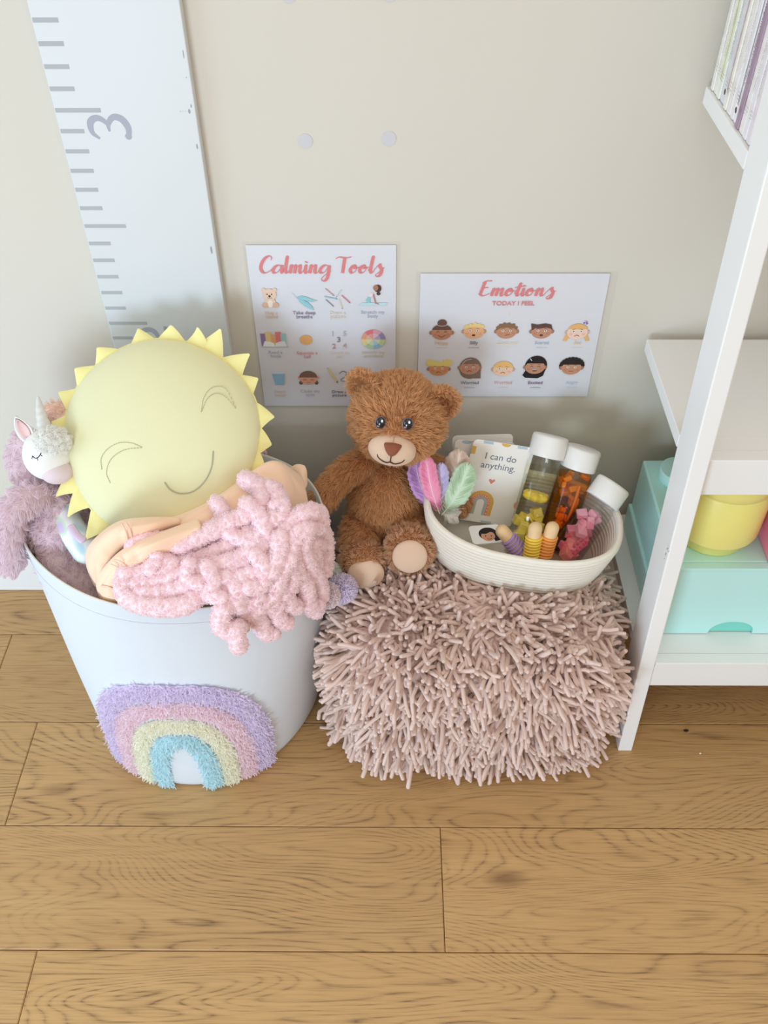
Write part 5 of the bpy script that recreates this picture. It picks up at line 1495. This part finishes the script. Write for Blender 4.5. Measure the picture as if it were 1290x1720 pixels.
# 1: yellow gem and cubes
t, b, Rm, R_, hl = bottle((926, 731), -0.088, V(0.200, -0.192, 0.299), 'tallest sensory bottle with yellow cubes in clear water, beside the cards', (254, 252, 240), 0.90)
r = random.Random(3)
for k in range(19):
    cube(t, inside(b, Rm, R_, r.uniform(0.3, 0.66), 0.010+0.0040*k*0.85, r.uniform(0, 6.28)+k*2.4), r.uniform(0.0125, 0.016), rrot(r), (238, 214, 92) if r.random() < .55 else (246, 228, 120))
def gem(d): 
    return 1+0.12*np.sin(6*np.arctan2(d[:, 1], d[:, 0]))*np.sqrt(np.clip(1-d[:, 2]**2, 0, 1))
v, f = ellipsoid(inside(b, Rm, R_, 0.1, 0.097, -1.5), (0.0195, 0.0195, 0.0085), Rm, 30, 12, fn=gem); build('floating_flower', v, f, pl((240, 206, 50)), t, smooth=False)
for k in range(10):
    a = 2*math.pi*k/10
    v, f = ellipsoid(inside(b, Rm, R_, 0.55, 0.1005, a), (0.0058, 0.0040, 0.0035), Rm, 10, 6); build('petal', v, f, pl((246, 218, 80)), t)
# 2: orange
t, b, Rm, R_, hl = bottle((981, 752), -0.095, V(0.252, -0.170, 0.299), 'sensory bottle full of orange and amber pieces, the middle one', (252, 206, 120), 0.93)
r = random.Random(8)
for k in range(11):
    c = inside(b, Rm, R_, r.uniform(0.2, 0.66), 0.074+0.0046*k, r.uniform(0, 6.28)+k*2.4)
    cube(t, c, r.uniform(0.010, 0.014), rrot(r), ((246, 186, 60), (240, 150, 50), (250, 206, 90))[k % 3], 'plastic_piece', (1.3, .8, .6))
for k in range(9):
    c = inside(b, Rm, R_, r.uniform(0.2, 0.66), 0.008+0.006*k, r.uniform(0, 6.28)+k*2.4)
    cube(t, c, r.uniform(0.010, 0.014), rrot(r), ((238, 140, 46), (232, 120, 48), (246, 176, 70))[k % 3], 'plastic_piece', (1, 1, .8))
c = inside(b, Rm, R_, 0.62, 0.052, -1.9)
parts = [ellipsoid(c, (0.0065, 0.005, 0.0085), Rm, 14, 10), ellipsoid(c+Rm[:, 2]*0.0115, (0.0055, 0.0048, 0.0052), Rm, 14, 10)]
for sx in (-1, 1):
    parts += [ellipsoid(c+Rm[:, 2]*0.0165+Rm[:, 0]*sx*0.0042, (0.002, 0.0018, 0.002), Rm, 8, 6), ellipsoid(c+Rm[:, 0]*sx*0.0072+Rm[:, 2]*0.002, (0.0028, 0.003, 0.0048), Rm, 8, 6), ellipsoid(c-Rm[:, 2]*0.0085+Rm[:, 0]*sx*0.0042, (0.0032, 0.0036, 0.0042), Rm, 8, 6)]
v, f = join(parts); build('counting_bear', v, f, pl((240, 146, 50)), t)
for (h0, h1, a) in ((0.050, 0.105, -1.2), (0.045, 0.085, -0.9)):
    v, f = tube(catmull([inside(b, Rm, R_, 0.72, h0, a), inside(b, Rm, R_, 0.74, (h0+h1)/2, a+.05), inside(b, Rm, R_, 0.68, h1, a+.1)], 8), 0.0026, 8); build('craft_stick', v, f, pl((244, 178, 50)), t)
# 3: pink
t, b, Rm, R_, hl = bottle((1032, 812), -0.140, V(0.258, -0.214, 0.318), 'leaning sensory bottle with pink blocks and bricks in clear water', (252, 226, 230), 0.66)
r = random.Random(5)
for k in range(9):
    cube(t, inside(b, Rm, R_, r.uniform(0.15, 0.6), 0.010+0.0040*k, r.uniform(0, 6.28)), r.uniform(0.012, 0.016), rrot(r), ((244, 160, 148), (240, 150, 150), (238, 140, 150))[k % 3], 'pink_block')
for k in range(9):
    cube(t, inside(b, Rm, R_, r.uniform(0.1, 0.6), 0.046+0.0046*k, r.uniform(0, 6.28)), r.uniform(0.012, 0.016), rrot(r), ((240, 172, 190), (244, 190, 204), (236, 160, 180))[k % 3], 'pink_block', (1.2, 1, .7))
# studded brick against the wall of the bottle
bc_ = inside(b, Rm, R_, 0.44, 0.028, -0.75)
nb = nrm(CAM-bc_); Bx = nrm(Rm[:, 2]+0.25*Rm[:, 0]); Bz = nrm(nb-Bx*np.dot(nb, Bx)); By = np.cross(Bz, Bx); BR = np.stack([Bx, By, Bz], 1)
br = cube(t, bc_, 0.012, BR, (206, 84, 110), 'toy_brick', (2.3, 1.25, .7))
for i_ in range(4):
    for j_ in range(2):
        v, f = lathe([(0.0021, 0), (0.0021, 0.0014), (0, 0.0014)], bc_+Bx*(-0.0102+0.0068*i_)+By*(-0.0034+0.0068*j_)+Bz*0.0042, BR, seg=12); build('stud', v, f, pl((206, 84, 110)), br)

# ================================================================== PEG STICKS
def peg(top_px, topY, bot_px, botY, rgb, label):
    a, b_ = at(*top_px, topY), at(*bot_px, botY)
    t = thing('wooden_peg', b_, label, 'peg', 'yarn-wrapped pegs in the rope basket')
    r_ = 0.0102; d = nrm(a-b_); L_ = np.linalg.norm(a-b_)
    v, f = tube(np.array([b_+d*s for s in np.linspace(0, L_-r_, 10)]), r_, 20); build('stick', v, f, mat('peg_wood', (232, 198, 150), rough=0.6, var=0.06, scale=90), t)
    n = 150; tt = np.linspace(0, 1, n); ang = tt*2*np.pi*7; Rr = frame(d)
    P = np.array([b_+d*(0.0+s*(L_-0.024))+Rr@V(math.cos(g), math.sin(g), 0)*(r_+0.0009) for s, g in zip(tt, ang)])
    v, f = tube(P, 0.0021, 7); build('yarn_wrap', v, f, mat('yarn_%d%d%d' % rgb, rgb, rough=0.9, bump=0.3, bscale=1600), t)
peg((837, 884), -0.205, (880, 935), -0.222, (176, 146, 206), 'wooden peg wrapped in purple yarn')
peg((901, 877), -0.214, (892, 935), -0.232, (244, 206, 76), 'wooden peg wrapped in yellow yarn')
peg((931, 877), -0.212, (912, 935), -0.230, (240, 156, 74), 'wooden peg wrapped in orange yarn')

# ================================================================== CARDS
CARD = mat('card_stock', (244, 241, 233), rough=0.5)
def rcard(name, tl, tr, bl_, label, th_=0.0007, rad=0.007, group='affirmation cards in the rope basket', cm=CARD, rot_=None):
    X = tr-tl; W_ = np.linalg.norm(X); X = X/W_; D = bl_-tl; D = D-X*np.dot(D, X); H_ = np.linalg.norm(D); D = D/H_; Z = np.cross(X, -D)
    if np.dot(Z, CAM-tl) < 0: Z = -Z
    t = thing(name, bl_+X*W_/2, label, 'card', group)
    out = []
    for cx, cy, a0 in ((rad, rad, 180), (W_-rad, rad, 270), (W_-rad, H_-rad, 0), (rad, H_-rad, 90)):
        for a in np.radians(np.linspace(a0, a0+90, 6)): out.append((cx+rad*math.cos(a), cy+rad*math.sin(a)))
    n = len(out); vt = [tl+X*x+D*y+Z*s for s in (0, -th_) for x, y in out]
    ff = [tuple(range(n))[::-1], tuple(range(n, 2*n))]+[(i_, (i_+1) % n, (i_+1) % n+n, i_+n) for i_ in range(n)]
    build('card_sheet', vt, ff, cm, t, smooth=False)
    return t, tl, X, D, Z, W_, H_
BLU, MUS, COR, SAG = (180, 202, 212), (226, 180, 90), (226, 150, 120), (176, 190, 184)
# three cards standing together
t, o0, X, D, Z, W_, H_ = rcard('affirmation_card', at(760, 732, -0.078), at(862, 729, -0.076), at(752, 868, -0.108), 'plain cream card at the back of the standing cards')
t, o0, X, D, Z, W_, H_ = rcard('affirmation_card', at(765, 738, -0.090), at(866, 744, -0.090), at(752, 872, -0.122), 'card half hidden behind the lettered affirmation card')
pr = Print(o0, X, -D, Z)
for (x, y, a, b_, c) in ((18, -3.5, 8, 3.2, BLU), (3, -20, 4, 6, BLU), (46, -14, 5, 8, MUS), (32, -36, 7, 7, SAG), (4, -90, 5, 6, BLU)): pr.ell(x, y, a, b_, c, n=18)
pr.stroke([(20, -1.2), (38, -1.8), (70, -1.6)], .9, (226, 160, 150)); pr.done('border_print', t)
text('card_lettering', 'do', 0.012, mat('card_ink', (120, 126, 140), rough=.6), t, M4(o0+X*0.026+D*0.043+Z*0.0004, X, -D, Z), align='CENTER')
t, o0, X, D, Z, W_, H_ = rcard('affirmation_card', at(797, 737, -0.100), at(899, 753, -0.100), at(783, 874, -0.136), 'cream affirmation card with a mustard rainbow and lettering')
w_mm, h_mm = W_*1000, H_*1000
pr = Print(o0, X, -D, Z)
def blob(x, y, a, b_, c): 
    pts = [(x-a*.9, y-b_), (x+a, y-b_*.85), (x+a*.95, y+b_*.9), (x-a, y+b_)]
    q_ = Print(o0, X, -D, Z); q_.poly(pts, c); q_.done('border_mark', t)
blob(.24*w_mm, -2.6, 8, 2.4, BLU); pr.ell(.53*w_mm, -.4, 7.5, 5, MUS, 180, 360); pr.done('border_mark', t); pr = Print(o0, X, -D, Z); blob(.80*w_mm, -2.6, 8, 2.4, BLU); blob(.035*w_mm, -.13*h_mm, 3.4, 7, MUS)
blob(.985*w_mm, -.36*h_mm, 1.2, 7, BLU); pr.ell(.985*w_mm, -.72*h_mm, 5, 7, COR, 90, 270); blob(.10*w_mm, -.985*h_mm, 7, 1.6, BLU); blob(.55*w_mm, -.985*h_mm, 9, 1.7, BLU)
pr.done('border_mark', t); pr = Print(o0, X, -D, Z)
cx, cy = .37*w_mm, -.905*h_mm
def arc(r0, r1, leg, c):
    th = np.radians(np.linspace(0, 180, 22))
    o_ = [(cx+r1, cy)]+[(cx+r1*math.cos(a), cy+leg+r1*math.sin(a)) for a in th]+[(cx-r1, cy)]
    i_ = [(cx-r0, cy)]+[(cx+r0*math.cos(a), cy+leg+r0*math.sin(a)) for a in th[::-1]]+[(cx+r0, cy)]
    for k in range(len(o_)-1):
        pr.poly([o_[k], o_[k+1], i_[len(i_)-2-k], i_[len(i_)-1-k]], c); pr.layer -= 1
    pr.layer += 1
arc(15.5, 21, 22, MUS); arc(10.5, 15.3, 22, (228, 146, 118)); arc(6, 10.3, 22, SAG)
for a in np.linspace(0, 180, 12): pr.ell(cx+12.9*math.cos(math.radians(a)), cy+22+12.9*math.sin(math.radians(a)), .9, .9, (246, 230, 220), n=8)
for k in (4, 10, 16):
    for s in (-1, 1): pr.ell(cx+12.9*s, cy+k, .9, .9, (246, 230, 220), n=8)
pr.done('rainbow_print', t); pr = Print(o0, X, -D, Z)
hx_, hy_ = .46*w_mm, -.47*h_mm
pr.poly([(hx_, hy_-5), (hx_-5, hy_+1), (hx_-4.4, hy_+3.6), (hx_-2.2, hy_+4), (hx_, hy_+2), (hx_+2.2, hy_+4), (hx_+4.4, hy_+3.6), (hx_+5, hy_+1)], (226, 138, 118))
pr.done('heart_print', t)
ink = mat('card_ink', (120, 126, 140), rough=.6)
text('card_lettering', 'I can do', 0.0155, ink, t, M4(o0+X*W_*.50+D*H_*.175+Z*0.0004, X, -D, Z))
text('card_lettering', 'anything.', 0.0155, ink, t, M4(o0+X*W_*.50+D*H_*.285+Z*0.0004, X, -D, Z))
# small face card lying in the basket
t, o0, X, D, Z, W_, H_ = rcard('face_card', at(786, 884, -0.170), at(838, 880, -0.160), at(790, 915, -0.205), 'white card with a black-haired face lying inside the rope basket', th_=0.003, rad=0.006, group=None, cm=mat('face_card_white', (246, 245, 242), rough=0.4))
pr = Print(o0+X*W_*.56+D*H_*.52, X, -D, Z)
pr.ell(0, 1, 15, 12, (38, 32, 34)); pr.poly([(4, 6), (15, 4), (18, -12), (8, -14)], (38, 32, 34)); pr.ell(-1, -3, 11, 9.5, (216, 160, 130)); pr.poly([(-12, 2), (-8, 9), (4, 10), (12, 2), (4, 4), (-4, 1)], (38, 32, 34))
pr.ell(-5, -3, 1, 1.2, (40, 32, 32), n=10); pr.ell(4, -3.4, 1, 1.2, (40, 32, 32), n=10); pr.stroke([(-3.5, -8), (0, -9.4), (3.5, -8)], 1, (150, 70, 66)); pr.done('face_print', t)

# ================================================================== FEATHERS
def feather(tip, base, Yt, Yb, wdt, rgb, label, bow=0.0, curl=0.006):
    T_, B_ = at(*tip, Yt), at(*base, Yb); ax = T_-B_; L_ = np.linalg.norm(ax); ax /= L_
    view = nrm(CAM-(T_+B_)/2); sd = nrm(np.cross(ax, view)); nz = np.cross(sd, ax)
    t = thing('craft_feather', B_, label, 'feather', 'craft feathers in the rope basket')
    m = mat('feather_%d%d%d' % rgb, rgb, rough=0.7, sheen=0.4)
    n, w_ = 26, 9; vt = []
    def mid(s): return B_+ax*L_*s+sd*bow*L_*math.sin(math.pi*s)+nz*curl*math.sin(math.pi*s)
    for i_ in range(n):
        s = 0.12+0.88*i_/(n-1); q = (s-.12)/.88
        ww = wdt*min(1.0, (q*3.2+0.12)**0.7)*min(1.0, ((1-q)*4.2)**0.55+0.06)
        jag = 1+0.07*math.sin(i_*2.3)
        for k in np.linspace(-1, 1, w_): vt.append(mid(s)+sd*ww*k*jag+ax*abs(k)*0.004+nz*(-0.0035*k*k))
    o = build('vane', vt, grid_faces(n, w_), m, t)
    s_ = o.modifiers.new('thick', 'SOLIDIFY'); s_.thickness = 0.0004
    v, f = tube(np.array([mid(s)+nz*0.0004 for s in np.linspace(0, .95, 20)]), np.linspace(0.0009, 0.0003, 20), 6); build('quill', v, f, mat('quill_white', (240, 236, 230), rough=0.5), t)
    # barbs along the vane and downy base
    N_ = 420; q = rng.uniform(0.0, 1, N_); sd_s = rng.choice([-1, 1], N_); t5 = np.linspace(0, 1, 5)
    PP = []
    for a, g in zip(q, sd_s):
        root = mid(0.03+0.95*a); ln = wdt*(1.15 if a > .2 else 1.5)*rng.uniform(.7, 1.1)*(math.sin(math.pi*min(1, a*0.9+0.08))**.5)
        dr = nrm(sd*g*0.8+ax*0.75+nz*rng.normal(0, .12)+(rng.normal(0, .35, 3) if a < .2 else 0))
        PP.append(root+dr*ln*t5[:, None]+ax*(t5**2)[:, None]*ln*.2-nz*0.002*(t5**2)[:, None])
    PP = np.array(PP)-origin_of(t)
    curves_obj('barbs', PP, np.broadcast_to(0.00028*np.array([1, .9, .8, .7, .4]), PP.shape[:2]), m, t)
feather((698, 776), (733, 858), -0.135, -0.165, 0.0150, (204, 156, 214), 'purple craft feather, outermost at the bear side', bow=-0.08)
feather((741, 782), (739, 862), -0.150, -0.165, 0.0120, (200, 190, 226), 'pale lavender craft feather behind the pink one')
feather((716, 770), (738, 862), -0.155, -0.175, 0.0135, (246, 156, 192), 'bright pink craft feather in the rope basket', bow=-0.03)
feather((772, 760), (742, 860), -0.130, -0.160, 0.0210, (226, 202, 182), 'beige craft feather behind the mint one', bow=0.05)
feather((786, 782), (742, 865), -0.150, -0.175, 0.0185, (198, 222, 190), 'pale mint green craft feather in the rope basket', bow=0.06)
feather((768, 868), (742, 862), -0.168, -0.172, 0.0120, (236, 234, 228), 'short white downy feather at the basket edge')

# crumbs on the floor
c = atz(1152, 1228, 0.0); v, f = ellipsoid(c+V(0, 0, .0018), (.0042, .0024, .0018), None, 12, 8, fn=lambda d: 1+.15*np.sin(7*d[:, 0]+3*d[:, 1]))
tag(build('crumb', v, f, mat('crumb_dark', (40, 28, 22), rough=.9), None, loc=c), 'dark crumb on the floor in front of the shelf', 'crumb')
c = atz(1176, 1266, 0.0); v, f = ellipsoid(c+V(0, 0, .0013), (.0019, .0015, .0013), None, 12, 8, fn=lambda d: 1+.15*np.sin(7*d[:, 0]+3*d[:, 1]))
tag(build('crumb', v, f, mat('crumb_white', (236, 226, 210), rough=.9), None, loc=c), 'tiny white crumb on the floor', 'crumb')
